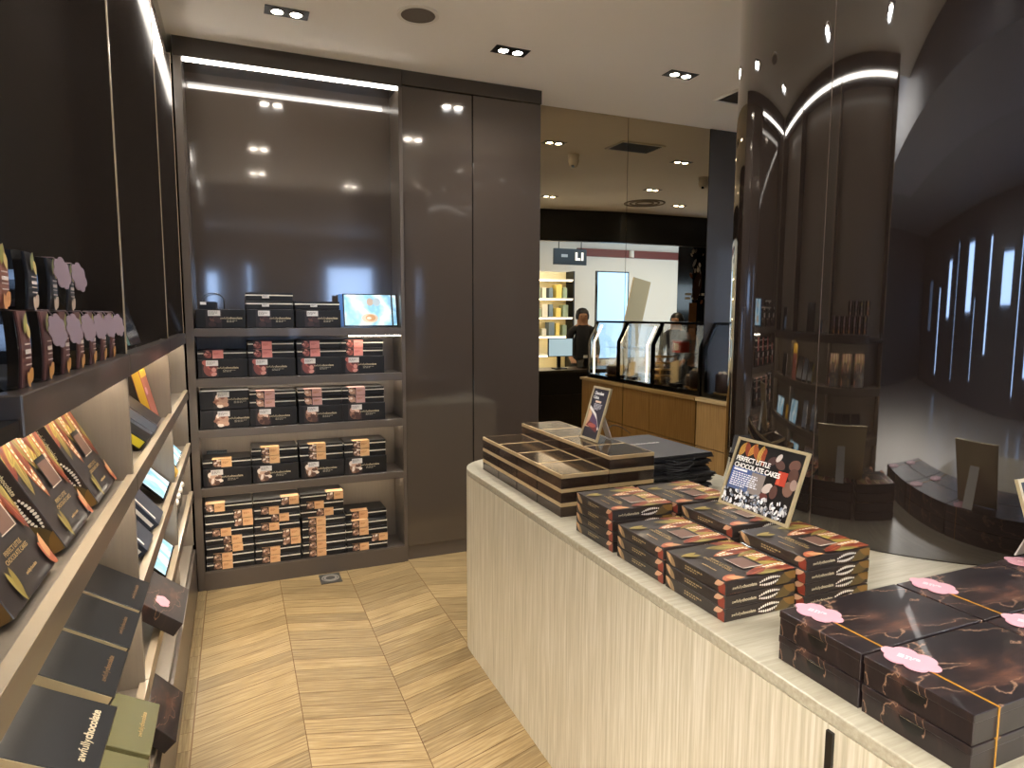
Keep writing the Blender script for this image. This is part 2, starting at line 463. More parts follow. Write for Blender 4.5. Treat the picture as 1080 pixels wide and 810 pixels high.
# ------------------------------------------------------------------ column, counter
CC, CR = (2.32, 1.637), .66
cl = thing('column', 'huge round column in mirror-gloss dark brown lacquer beside the counter', 'column', (CC[0], CC[1], 0))
mb = MB(); mb.cyl(CC, CR, 0, HC - .001, 160, cap=False); o = mb.build('lacquered_skin', COLM, cl, smooth=True)
for a in (math.atan2(1.5 - CC[1], 1.68 - CC[0]), math.atan2(1.5 - CC[1], 1.68 - CC[0]) - 1.7, 1.6):
    p = (CC[0] + CR * math.cos(a), CC[1] + CR * math.sin(a))
    MB().cyl(p, .0012, 0, HC - .001, 8, cap=False).build('seam', mat('seam_dark', '#5a4a40', .3), cl)

def arc(c, r, a0, a1, n): return [(c[0] + r * math.cos(math.radians(a0 + (a1 - a0) * k / n)), c[1] + r * math.sin(math.radians(a0 + (a1 - a0) * k / n))) for k in range(n + 1)]
foot = [(.95, -.7), (3.1, -.7), (3.1, 1.2)] + arc(CC, CR + .004, -29, -236, 36)[0:] + [(1.95, 2.95)] + arc((1.17, 2.73), .22, 90, 180, 10)
kc = thing('sales_counter', 'long pale travertine-look sales counter with a rounded far corner', 'counter', (1.5, 1.2, 0))
MB().prism(foot, 0, .826).build('body', STONE, kc)
mb = MB(); mb.prism(foot, .827, .853); MB.build(mb, 'countertop', STONET, kc, bev=.003, seg=2)
MB().box(.944, .951, .772, .786, .66, .817).build('slot', BLACK, kc)

# ------------------------------------------------------------------ ceiling fittings
def light_pair(x, y, label, proto=[]):
    if proto: return dup(proto[0], T(x, y, HC), label, 'twin ceiling spotlights')
    t = thing('ceiling_light', label, 'ceiling light', (0, 0, 0), 'twin ceiling spotlights')
    mb = MB(); mb.box(-.1, .1, -.05, .05, -.004, -.001); mb.build('frame', DKMET, t, off=(0, 0, 0), bev=.001, seg=1)
    for s in (-.042, .042):
        MB().ring((s, 0), .026, .034, -.007, -.003, 24).build('trim_ring', CHROME, t, off=(0, 0, 0))
        MB().cyl((s, 0), .026, -.006, -.004, 24).build('lamp', LAMP, t, off=(0, 0, 0))
    t.location = (x, y, HC); proto.append(t)
    return t
PAIRS = [(.285, 3.435, 'twin ceiling spotlight nearest the left display wall'), (1.44, 3.43, 'twin ceiling spotlight in front of the tall cabinet'),
         (2.508, 3.35, 'twin ceiling spotlight in front of the wall mirror'), (3.91, 3.21, 'twin ceiling spotlight above the glass display case'),
         (.25, 2.1, 'twin ceiling spotlight over the aisle floor'), (.27, 1.05, 'twin ceiling spotlight over the near aisle'),
         (1.4, 2.5, 'twin ceiling spotlight over the gold boxes'), (1.25, .75, 'twin ceiling spotlight over the marbled boxes'),
         (4.45, 1.98, 'twin ceiling spotlight in the middle of the mirror view'), (5.4, 1.21, 'twin ceiling spotlight far right in the mirror view'),
         (3.56, 1.13, 'twin ceiling spotlight over the cash counter')]
for x, y, l in PAIRS:
    light_pair(x, y, l)
    for s in (-.042, .042):
        d = bpy.data.lights.new('spot', 'SPOT'); d.energy = 9 if y < 1.1 and x < 2 else 19; d.spot_size = math.radians(150); d.spot_blend = 1
        d.shadow_soft_size = .03; d.color = (.97, .97, .96)
        lo = bpy.data.objects.new('spot', d); COL.objects.link(lo); lo.location = (x + s, y, HC - .012)

t = thing('ceiling_speaker', 'round ceiling speaker grille with a white rim', 'speaker', (.866, 3.207, HC))
MB().ring((.866, 3.207), .082, .1, HC - .008, HC - .001, 40).build('rim', WHITE, t)
MB().cyl((.866, 3.207), .082, HC - .006, HC - .002, 40).build('grille', mat('speaker_grille', '#6f665c', .8, bump=.6, bscale=300), t)
t = thing('ceiling_vent', 'square dark ceiling air vent with a pale frame', 'vent', (3.2, 3.5, HC))
MB().box(2.99, 3.42, 3.36, 3.375, HC - .012, HC - .001).box(2.99, 3.42, 3.625, 3.64, HC - .012, HC - .001).box(2.99, 3.005, 3.375, 3.625, HC - .012, HC - .001).box(3.405, 3.42, 3.375, 3.625, HC - .012, HC - .001).build('frame', CEIL, t)
mb = MB(); mb.box(3.005, 3.405, 3.375, 3.625, HC - .004, HC - .001)
for k in range(9): mb.box(3.01, 3.4, 3.385 + k * .027, 3.395 + k * .027, HC - .01, HC - .004)
mb.build('louvre', mat('vent_dark', '#453c33', .6), t)
t = thing('air_vent', 'round slotted ceiling air diffuser seen in the mirror', 'vent', (4.87, 1.21, HC))
for r in (.1, .17, .24): MB().ring((4.87, 1.21), r, r + .02, HC - .012, HC - .001, 36).build('ring', mat('diffuser_grey', '#8b8071', .7), t)
for (x, y, l) in ((2.85, 3.06, 'white ceiling camera near the mirror vent'), (4.54, 2.75, 'white ceiling camera far right in the mirror view')):
    t = thing('security_camera', l, 'security camera', (x, y, HC), 'ceiling cameras')
    MB().cyl((x, y), .05, HC - .03, HC - .001, 24).build('mount', WHITE, t)
    MB().lathe((x, y, HC - .03), [(.045, 0), (.05, -.03), (.035, -.075), (.012, -.09), (.0, -.091)], 24).build('housing', WHITE, t, smooth=True)
    MB().cyl((x - .02, y + .02), .014, HC - .12, HC - .1, 16).build('lens', BLACKG, t)

mb = MB(); mb.box(.405, .525, 3.765, 3.905, .0, .004); mb.ring((.465, 3.835), .028, .038, .004, .007, 24, 1); mb.ring((.465, 3.835), .044, .05, .004, .007, 24, 1)
tag(mb.build('floor_socket', [mat('floor_socket_metal', '#57534e', .4, metal=.5), mat('socket_ring', '#a39d92', .4, metal=.4)]), 'dark metal floor socket plate before the rear shelves', 'floor socket')
# ------------------------------------------------------------------ products on the sales counter
ZC = .853
ORD = ['topmost', 'second from top', 'third from top', 'fourth from top', 'fifth from top', 'sixth from top', 'seventh from top', 'eighth from top']
IDM = Matrix()
GLASSTOP = mat('bronze_mirror_lid', '#75614d', .13, metal=.85)
GSIDE = mat('dark_bronze_side', '#3a2a21', .14, metal=.35, spec=.9)
GRIM = mat('gold_rim', '#d3b588', .25, metal=.4)
# gold edged square boxes
def gold_proto():
    t = thing('gift_box', 'x', 'gift box')
    a = .0948
    MB().box(-a, a, -a, a, 0, .036).build('body', [GSIDE], t, bev=.0012, seg=1)
    MB().box(-a - .0006, a + .0006, -a - .0006, a + .0006, .036, .0496).build('lid_rim', GRIM, t, bev=.001, seg=1)
    MB().box(-a + .005, a - .005, -a + .005, a - .005, .0496, .0502).build('lid_top', GLASSTOP, t)
    KIDS[t.name] = list(t.children)
    return t
gp = gold_proto(); first = True
DEP = ['nearest', 'second nearest', 'third nearest', 'farthest']
for row, (xc, n) in enumerate(((1.112, 3), (1.305, 4))):
    for j in range(4):
        for k in range(n):
            lab = '%s bronze box with gold rim, %s stack of the %s row' % (ORD[n - 1 - k], DEP[j], 'lower aisle-side' if row == 0 else 'taller inner')
            M = T(xc, 2.055 + .1945 * j, ZC + .0503 * k)
            if first: gp.matrix_world = M; gp['label'] = lab; gp['group'] = 'gold rimmed boxes on the counter'; first = False
            else: dup(gp, M, lab, 'gold rimmed boxes on the counter')

# cacao pod printed cake boxes: X = right along the text, Y = up the artwork, Z = out of the lid
CW, CH, CT = .222, .212, .0305
CARD = mat('cacao_card', '#2f2723', .36, coat=.1)
def cacao_proto():
    t = thing('cake_box', 'x', 'cake box')
    MB().box(0, CW, 0, CH, 0, CT).build('carton', CARD, t, bev=.0012, seg=1)
    p = Print(.001, CW - .001, .001, CH - .001, T(0, 0, CT))
    U, V = CW, CH
    for (x, y, ln, wd, a, kind) in ((.03, .93, .10, .03, -35, 'o'), (.04, .80, .09, .028, 55, 'y'), (.13, .90, .12, .036, 62, 'r'), (.20, .78, .13, .034, 74, 'o'), (.27, .93, .11, .034, 40, 'y'), (.32, .74, .15, .038, 98, 'b'),
            (.40, .90, .13, .038, 70, 'r'), (.47, .80, .10, .03, 112, 'o'), (.55, .93, .12, .036, 80, 'b'), (.62, .80, .09, .028, 50, 'y'), (.68, .92, .12, .036, 100, 'r'), (.76, .82, .11, .03, 68, 'o'),
            (.83, .93, .11, .034, 60, 'y'), (.87, .73, .15, .037, 97, 'b'), (.95, .88, .12, .036, 84, 'r'), (.96, .62, .11, .03, 74, 'o'), (.90, .52, .08, .024, 105, 'r')):
        if kind == 'b': p.pod(x * U, y * V, ln, wd, a, '#99552c', '#b98a55', '#e9dcc4', 10)
        else:
            cc = {'o': ('#85733a', '#5f5228', '#a5944f'), 'y': ('#a08a3f', '#776428', '#c2ab60'), 'r': ('#7c3521', '#54221a', '#9d5434')}[kind]
            p.pod(x * U, y * V, ln, wd, a, cc[0], cc[1]); p.leaf(x * U + .003, y * V + .002, ln * .7, wd * .16, a, cc[2])
    p.rect(.50 * U, .80 * U, .43 * V, .72 * V, '#16110f')
    p.rect(.525 * U, .785 * U, .44 * V, .675 * V, '#6f5244'); p.rect(.785 * U, .80 * U, .43 * V, .72 * V, '#cfc4b4'); p.rect(.5 * U, .80 * U, .43 * V, .438 * V, '#cfc4b4')
    p.leaf(.24 * U, .13 * V, .055, .014, 100, '#93803f'); p.leaf(.28 * U, .15 * V, .05, .016, 78, '#857234')
    p.leaf(.95 * U, .10 * V, .06, .03, 120, '#a55a3c'); p.leaf(.97 * U, .18 * V, .05, .026, 60, '#c08a5e')
    q = p
    M = T(.56 * U, .30 * V, CT + .001)
    text('lid_lettering', 'PERFECT LITTLE\nCHOCOLATE CAKES', .0105, GOLDP, t, M)
    text('lid_lettering', 'awfullychocolate', .0075, GOLDP, t, T(.6 * U, .13 * V, CT + .001), .015)
    # narrow side faces
    for (nm, o, r, u, ln) in (('side', (0, 0, 0), (1, 0, 0), (0, 0, 1), CW), ('front', (CW, 0, 0), (0, 1, 0), (0, 0, 1), CH), ('front', (0, CH, 0), (0, -1, 0), (0, 0, 1), CH)):
        Fm = face(o[0], o[1], o[2], r, u)
        q.b = (.001, ln - .001, .001, CT - .001); q.M = Fm; q.z = 2e-4
        if nm == 'side':
            q.leaf(.09 * ln, .5 * CT, .05, .016, -40, '#c2976a'); q.leaf(.13 * ln, .3 * CT, .04, .014, -60, '#8f7452')
            q.leaf(.95 * ln, .4 * CT, .045, .026, 100, '#833828'); q.leaf(.91 * ln, .8 * CT, .04, .014, 30, '#c89a76')
            q.dashes(.35 * ln, .58 * CT, .36 * ln, .0034, '#a08a62', 2, seed=4)
        else:
            q.pod(.62 * ln, .5 * CT, .08, .034, 6, '#3a2a20', '#241812', '#e6dccb', 10)
            q.leaf(.86 * ln, .5 * CT, .07, .028, 20, '#5c4a2a'); q.leaf(.93 * ln, .7 * CT, .05, .02, -20, '#7b5a2c')
        if nm == 'front':
            brand(t, .0105, mat('pale_print', '#c4b594', .4), Fm @ T(.27 * ln, .48 * CT, .001))
    q.build('printed_artwork', t)
    return t
cp = cacao_proto(); KIDS[cp.name] = list(cp.children); cfirst = True
def put_cacao(M, label, group):
    global cfirst
    if cfirst:
        cp.matrix_world = M; cp['label'] = label; cp['group'] = group; cfirst = False; return cp
    return dup(cp, M, label, group)
def on_counter(xl, yfar, z, rot=0): return T(xl, yfar, z) @ Rz(-90 + rot)
for side, xl, rows in (('aisle-side', 1.003, (('nearest', 1.342, 3), ('middle', 1.574, 3), ('farthest', 1.822, 4))),
                       ('column-side', 1.226, (('nearest', 1.322, 4), ('middle', 1.572, 4), ('farthest', 1.812, 4)))):
    for nm, yf, n in rows:
        for k in range(n):
            jx = rg.uniform(-.002, .002)
            put_cacao(on_counter(xl + jx, yf + jx, ZC + .0004 + (CT + .0016) * k, rg.uniform(-.5, .5)), 'cacao pod printed cake box, %s of %s %s stack' % (ORD[n - 1 - k], nm, side), 'cacao printed cake boxes on the counter')

# marbled gift boxes with pink cloud tags
MARB = bpy.data.materials.new('dark_marbled_card'); MARB.use_nodes = True
nt = MARB.node_tree; b = nt.nodes['Principled BSDF']; Lk = nt.links.new
tc = nt.nodes.new('ShaderNodeTexCoord'); mp = nt.nodes.new('ShaderNodeMapping'); mp.inputs['Rotation'].default_value = (0, 0, .5); mp.inputs['Scale'].default_value = (3.2, 8, 5)
Lk(tc.outputs['Object'], mp.inputs['Vector'])
n1 = nt.nodes.new('ShaderNodeTexNoise'); n1.inputs['Scale'].default_value = 1.6; n1.inputs['Detail'].default_value = 10; n1.inputs['Roughness'].default_value = .62; n1.inputs['Distortion'].default_value = .5
Lk(mp.outputs['Vector'], n1.inputs['Vector'])
r1 = nt.nodes.new('ShaderNodeValToRGB'); e = r1.color_ramp.elements
e[0].position = .34; e[0].color = lin('#171112'); e[1].position = .68; e[1].color = lin('#5e3d2f')
x = e.new(.50); x.color = lin('#211818'); x = e.new(.575); x.color = lin('#33231f')
Lk(n1.outputs['Fac'], r1.inputs['Fac'])
n2 = nt.nodes.new('ShaderNodeTexNoise'); n2.inputs['Scale'].default_value = 1.05; n2.inputs['Detail'].default_value = 6; n2.inputs['Distortion'].default_value = .3
Lk(mp.outputs['Vector'], n2.inputs['Vector'])
r2 = nt.nodes.new('ShaderNodeValToRGB'); e = r2.color_ramp.elements
e[0].position = .4955; e[0].color = (0, 0, 0, 1); e[1].position = .5045; e[1].color = (0, 0, 0, 1); x = e.new(.5); x.color = (1, 1, 1, 1)
Lk(n2.outputs['Fac'], r2.inputs['Fac'])
mx = nt.nodes.new('ShaderNodeMix'); mx.data_type = 'RGBA'; mx.inputs[7].default_value = lin('#96735a')
Lk(r2.outputs['Color'], mx.inputs[0]); Lk(r1.outputs['Color'], mx.inputs[6]); Lk(mx.outputs[2], b.inputs['Base Color'])
b.inputs['Roughness'].default_value = .34; b.inputs['Coat Weight'].default_value = .15
PINK = mat('pink_tag_card', '#cd96a0', .55); PINKD = mat('pink_tag_print', '#f0c3c8', .55); ELAST = mat('gold_elastic', '#c08a2e', .4, metal=.3)
MW, MD, MT = .335, .186, .051     # x, y, z
def marble_proto(tagged):
    t = thing('gift_box', 'x', 'gift box')
    MB().box(0, MW, 0, MD, 0, .0365).build('body', MARB, t, bev=.001, seg=1)
    MB().box(-.0012, MW + .0012, -.0012, MD + .0012, .0365, MT).build('lid', MARB, t, bev=.0015, seg=2)
    # thumb notch on the aisle face
    n = MB(); n.v += [(-.0016, MD / 2 + .022 * math.cos(a), .0355 - .02 * math.sin(a)) for a in [PI * k / 14 for k in range(15)]]
    n.f.append(tuple(range(15))); n.m.append(0)
    o = n.build('thumb_notch', BLACK, t)
    MB().box(-.0026, -.001, MD / 2 - .02, MD / 2 + .02, .0352, .0368).build('tab_edge', CHROME, t)
    p = Print(0, MW, 0, MD, T(0, 0, MT) @ face(0, MD, 0, (0, -1, 0), (1, 0, 0)))
    p.dashes(.05, .215, .10, .005, '#8a6a4a', 3, seed=2); p.rect(.085, .1, .2, .265, '#8a6a4a'); p.build('printed_lid', t)
    Fm = face(0, -.0014, 0, (1, 0, 0), (0, 0, 1))
    brand(t, .014, mat('pale_print', '', .4), Fm @ T(.2, .026, .0006))
    xr = .056; e_ = .0016
    mb = MB(); mb.box(xr - .0014, xr + .0014, -e_ - .0012, MD + e_, MT, MT + .0012); mb.box(xr - .0014, xr + .0014, -e_ - .0012, -e_, 0, MT + .0012); mb.box(xr - .0014, xr + .0014, MD + e_, MD + e_ + .0012, 0, MT + .0012)
    mb.build('elastic_band', ELAST, t)
    if tagged:
        c = cloud(0, 0, .044, .034, 80, 6)
        o = MB().prism(c, 0, .0016).build('cloud_tag', PINK, t)
        o.matrix_local = T(xr + .003, MD - .042, MT + .0016) @ Rz(-78)
        p = Print(-.04, .04, -.02, .02, T(0, 0, .0016)); p.dashes(-.02, .004, .04, .003, '#f3cdd0', 3, seed=5); q = p.build('tag_print', o)
        q.data.transform(Matrix.Rotation(0.15, 4, 'Z'))
    return t
mpA, mpB = marble_proto(True), marble_proto(False)
for t in (mpA, mpB): KIDS[t.name] = list(t.children)
fa = fb = True
for cx, cn in ((1.0, 'aisle-side'), (1.342, 'middle'), (1.684, 'column-side')):
    for cy, rn in ((.769, 'far'), (.576, 'near')):
        for k in (0, 1):
            M = T(cx, cy, ZC + .0522 * k) @ Rz(rg.uniform(-.25, .25))
            lab = ('dark marbled gift box with pink tag, %s %s corner place of its block' if k else 'dark marbled gift box without tag, under the %s %s tagged one') % (rn, cn)
            lab = lab.replace(' corner place of its block', ' stack of marbled boxes')
            g = 'marbled gift boxes on the counter'
            if k and fa: mpA.matrix_world = M; mpA['label'] = lab; mpA['group'] = g; fa = False
            elif not k and fb: mpB.matrix_world = M; mpB['label'] = lab; mpB['group'] = g; fb = False
            else: dup(mpA if k else mpB, M, lab, g)

# grey paper carrier bags lying in a stack
BAG = mat('bag_paper', '#34302f', .6); CORDM = mat('bag_cord', '#161414', .6)
BW, BD, BT = .345, .43, .0098
def bag_proto():
    t = thing('paper_bag', 'x', 'paper bag')
    rr = random.Random(5); n = 14
    top = [(BW * k / n, .0012 * math.sin(k * 1.1)) for k in range(n + 1)]
    mb = MB()
    for (z0, z1, ins) in ((.0, .0035, 0), (.0048, .0085, .004)):
        g = 10
        i = len(mb.v)
        for zz in (0, 1):
            for a in range(g + 1):
                for c in range(g + 1):
                    u, v = a / g, c / g
                    edge = max(0, (.12 - min(v, 1 - v)) / .12)
                    wob = .0005 * math.sin(u * 17 + z0 * 900) * edge
                    mb.v.append((ins + u * (BW - 2 * ins), ins + v * (BD - ins) + .003 * math.sin(u * 9 + z0 * 700) * (1 if c == 0 else 0), (z1 if zz else z0) + wob))
        N = (g + 1) ** 2
        idx = lambda zz, a, c: i + zz * N + a * (g + 1) + c
        for a in range(g):
            for c in range(g):
                mb.f.append((idx(1, a, c), idx(1, a + 1, c), idx(1, a + 1, c + 1), idx(1, a, c + 1))); mb.m.append(0)
                mb.f.append((idx(0, a, c + 1), idx(0, a + 1, c + 1), idx(0, a + 1, c), idx(0, a, c))); mb.m.append(0)
        for a in range(g):
            mb.f.append((idx(0, a, 0), idx(0, a + 1, 0), idx(1, a + 1, 0), idx(1, a, 0))); mb.m.append(0)
            mb.f.append((idx(0, a + 1, g), idx(0, a, g), idx(1, a, g), idx(1, a + 1, g))); mb.m.append(0)
            mb.f.append((idx(0, 0, a + 1), idx(0, 0, a), idx(1, 0, a), idx(1, 0, a + 1))); mb.m.append(0)
            mb.f.append((idx(0, g, a), idx(0, g, a + 1), idx(1, g, a + 1), idx(1, g, a))); mb.m.append(0)
    mb.build('folded_bag', BAG, t)
    MB().tube([(BW * (.3 + .4 * k / 16), -.005 - .05 * max(0, math.sin(PI * k / 16)) ** .8, .0048 - .002 * math.sin(PI * k / 8)) for k in range(17)], .0018, 6).build('cord_handle', CORDM, t, smooth=True)
    return t
bp_ = bag_proto(); KIDS[bp_.name] = list(bp_.children); NB = 15
for k in range(NB):
    flip = k in (4, 9)
    M = T(1.425 + rg.uniform(-.008, .008), 2.072 + rg.uniform(-.02, .02), ZC + .0025 + BT * k) @ Rz(rg.uniform(-2.5, 2.5) + 1)
    if k == NB - 1: M = T(1.428, 2.075, ZC + .0025 + BT * k) @ Rz(1.5) @ T(BW / 2, BD / 2, 0) @ Rz(180) @ T(-BW / 2, -BD / 2, 0)
    words = ['topmost', 'second', 'third', 'fourth', 'fifth', 'sixth', 'seventh', 'eighth', 'ninth', 'tenth', 'eleventh', 'twelfth', 'thirteenth', 'fourteenth', 'lowest'][NB - 1 - k]
    lab = 'dark grey paper carrier bag, %s in the bag stack on the counter' % (words if words in ('topmost', 'lowest') else words + ' from top')
    if k == 0: bp_.matrix_world = M; bp_['label'] = lab; bp_['group'] = 'paper bags stacked on the counter'; r = bp_
    else: r = dup(bp_, M, lab, 'paper bags stacked on the counter')
    if k == NB - 1:
        for c in list(r.children):
            if c.name.startswith('cord_handle'): c.matrix_local = T(.0, -.0, .012) @ Matrix.Rotation(math.radians(-50), 4, 'X')
        brand(r, .03, mat('pale_grey_print', '#b3aca4', .5), T(BW * .52, BD * .42, .0098) @ Rz(180))
        q = Print(0, BW, 0, BD, T(0, 0, .0094)); q.dashes(BW * .36, BD * .5, BW * .36, .006, '#a8a098', 1, 1, 4); q.build('printed_line', r)

# tabletop signs
FRAME = mat('champagne_frame', '#c9b68f', .3, metal=.4); ACR = mat('pale_acrylic', '#e2ddd0', .25)
PW = mat('white_print', '#f2efe8', .45)
def sign(name, label, base, z, W, H, tilt, prop):
    """leans back; faces the aisle (-x); X = right = -y, Y = up"""
    t = thing(name, label, 'sign')
    s, c = math.sin(math.radians(tilt)), math.cos(math.radians(tilt))
    M = Matrix(((0, s, -c, base[0]), (-1, 0, 0, base[1]), (0, c, s, z), (0, 0, 0, 1)))
    mb = MB(); w = .0085
    mb.box(0, W, 0, H, 0, .004, 0); mb.box(0, W, 0, w, .004, .008); mb.box(0, W, H - w, H, .004, .008); mb.box(0, w, w, H - w, .004, .008); mb.box(W - w, W, w, H - w, .004, .008)
    mb.build('frame', FRAME, t, off=(0, 0, 0))
    a = math.radians(prop)
    st = MB(); st.xbox(Matrix.Translation((W / 2, H * .62, -.001)) @ Matrix.Rotation(a, 4, 'X'), -.022, .022, -H * .62 * math.cos(math.radians(tilt)) / math.cos(math.radians(prop - tilt)) + .003, 0, -.003, 0)
    o = st.build('easel_leg', ACR, t, off=(0, 0, 0))
    return t, M, w
t, M, w = sign('tabletop_sign', 'framed sign reading PERFECT LITTLE CHOCOLATE CAKES on the cacao boxes', (1.358, 1.556), .9792, .272, .212, 20, 40)
W_, H_ = .272, .212
p = Print(w, W_ - w, w, H_ - w, T(0, 0, .0042))
p.rect(0, W_, 0, H_, '#17110f')
for k, (x, y, a, c, l) in enumerate(((.03, .178, 70, '#b98a3c', .05), (.05, .18, 110, '#8a3a22', .05), (.07, .182, 60, '#c58a3a', .05), (.085, .178, 120, '#a2552c', .055), (.105, .176, 80, '#c7a04c', .055), (.12, .17, 95, '#9a4426', .055))): p.pod(x, y, l, .022, a, c, '#6d3420')
p.rect(.125, .27, .15, .21, '#120e0d')
p.rect(.012, .148, .055, .122, '#4f5f88'); p.rect(.095, .148, .055, .118, '#8d8078'); p.rect(.012, .085, .07, .122, '#3e5690')
for (x, y, r1_, r2_, a, c) in ((.155, .165, .018, .012, .5, '#4a3430'), (.185, .16, .02, .013, -.4, '#5b4038'), (.175, .178, .014, .008, 1, '#c9bdb2'), (.235, .168, .02, .016, .3, '#6a4a3e'), (.24, .14, .018, .02, 0, '#56392f'), (.165, .085, .02, .013, .7, '#c9b8ad'), (.19, .08, .014, .02, 0, '#5a3c34'), (.235, .1, .018, .022, .2, '#7b5b4c'), (.25, .115, .012, .016, .2, '#a08578'), (.16, .06, .016, .01, 0, '#6a3a34')): p.disc(x, y, r1_, r2_, c, 14, a)
p.rect(.187, .222, .103, .143, '#b5402c'); p.rect(.19, .2, .106, .14, '#c95a40')
rr = random.Random(8)
for k in range(150): p.disc(.01 + .245 * rr.random(), .012 + .04 * rr.random() ** 1.3 * (1.1 - .002), rr.uniform(.004, .01), rr.uniform(.002, .005), rr.choice(('#d9d5d0', '#b9b4b0', '#8f98a6', '#f0eeea', '#6f6a6a')), 8, rr.uniform(0, 3))
p.build('printed_poster', t)
text('headline_lettering', 'PERFECT LITTLE\nCHOCOLATE CAKES', .0205, PW, t, T(.017, .138, .0065), .022, 'LEFT', .93)
p = Print(0, W_, 0, H_, T(0, 0, .0056)); p.rect(.02, .075, .112, .118, '#f0eef0'); p.dashes(.02, .103, .118, .0036, '#e6e6ec', 7, .95, 3); p.build('small_print', t)
t.matrix_world = M
t, M, w = sign('tabletop_sign', 'narrow upright chocolate sign leaning on top of the gold rimmed boxes', (1.292, 2.315), 1.0552, .132, .218, 17, 38)
W_, H_ = .132, .218
p = Print(w, W_ - w, w, H_ - w, T(0, 0, .0042))
p.rect(0, W_, 0, H_, '#2b2733'); p.poly([(0, .05), (.05, .05), (.045, .1), (0, .14)], '#c9a27c')
p.poly([(.01, .138), (.03, .128), (.07, .108), (.115, .05), (.105, .045), (.06, .1), (.025, .118), (.01, .125)], '#e9e2da')
p.poly([(.03, .07), (.04, .11), (.06, .1), (.085, .085), (.105, .06), (.1, .05)], '#5b4260'); p.poly([(.015, .055), (.03, .075), (.06, .07), (.105, .05), (.1, .035), (.05, .05)], '#6b2a26'); p.rect(.01, .11, .0, .035, '#22212a'); p.disc(.06, .06, .03, .008, '#a8554a')
p.dashes(.035, .145, .07, .003, '#cfc9d2', 5, .9, 6); p.build('printed_poster', t)
text('headline_lettering', 'Chocolate\nCakes', .0175, PW, t, T(.02, .182, .0065), .02, 'LEFT', .95)
q = Print(0, W_, 0, H_, T(0, 0, .0056)); q.rect(.042, .085, .153, .161, '#e7c9b0'); q.build('small_print', t)
t.matrix_world = M
t, M, w = sign('tabletop_sign', 'framed dark sign at the far right edge standing on marbled boxes', (1.69, .86), ZC + .1046, .2, .22, 18, 40)
s, c = math.sin(math.radians(18)), math.cos(math.radians(18))
M = Matrix(((1, 0, 0, 1.688), (0, s, -c, .86), (0, c, s, ZC + .1046), (0, 0, 0, 1)))
p = Print(w, .2 - w, w, .22 - w, T(0, 0, .0042)); p.rect(0, .2, 0, .22, '#1c1413'); p.disc(.1, .1, .06, .04, '#5a2f28'); p.disc(.1, .12, .03, .02, '#a05a3c'); p.build('printed_poster', t)
t.matrix_world = M
# ------------------------------------------------------------------ boxed chocolates on the rear shelves
PALE = mat('pale_print', '', .4)
def picture(p, x0, x1, y0, y1, kind, seed):
    rr = random.Random(seed)
    base = {'pale': '#b98f78', 'dark': '#1c1413', 'brown': '#6b4a3a', 'rose': '#7a4038', 'nut': '#8d6a55'}[kind]
    p.rect(x0, x1, y0, y1, '#241a18')
    cols = {'pale': ('#e7c8b0', '#c79a80', '#8a5a48', '#f1dfce'), 'dark': ('#3a2622', '#2a1b19', '#5b3a30'), 'brown': ('#8d6450', '#b98d76', '#4a3028', '#d9b9a4'), 'rose': ('#a0554a', '#c98a7c', '#5a2a26'), 'nut': ('#c9a48c', '#5e4034', '#e6d6c6', '#93705c')}[kind]
    w, h = x1 - x0, y1 - y0
    p.disc(x0 + w * .5, y0 + h * .5, w * .42, h * .44, base, 14)
    for k in range(9):
        p.disc(x0 + w * rr.uniform(.15, .85), y0 + h * rr.uniform(.12, .9), w * rr.uniform(.08, .24), h * rr.uniform(.07, .18), rr.choice(cols), 10, rr.uniform(-.5, .5))
def tall_proto(kind, ps, seed, wide=.254):
    """deep carton with a photo sleeve, price label and brand line on its front; X = width, Y = depth"""
    t = thing('chocolate_box', 'x', 'chocolate box')
    Hh = .105
    MB().box(0, wide, 0, .185, 0, Hh).build('carton', mat('black_carton', '#191717', .42, spec=.35), t, bev=.0035, seg=2)
    Fm = face(0, -.0003, 0, (1, 0, 0), (0, 0, 1))
    p = Print(.003, wide - .003, .003, Hh - .003, Fm)
    picture(p, ps, ps + .082, .004, Hh - .004, kind, seed); p.build('photo_sleeve', t)
    p = Print(0, wide, 0, Hh, Fm @ T(0, 0, .0006)); lx = ps + (.02 if kind != 'dark' else .012)
    p.rect(lx, lx + .062, .068, .098, '#cfcac4'); p.dashes(lx + .004, .088, .052, .0035, '#7d7873', 3, .9, seed); p.build('price_label', t)
    brand(t, .0165, PALE, Fm @ T(ps + .128 + .004, .056, .0008))
    p = Print(0, wide, 0, Hh, Fm @ T(0, 0, .0006)); p.dashes(ps + .105, .04, .075, .004, '#8f8878', 2, .85, seed + 3); p.build('small_print', t)
    KIDS[t.name] = list(t.children)
    return t
SL = .046
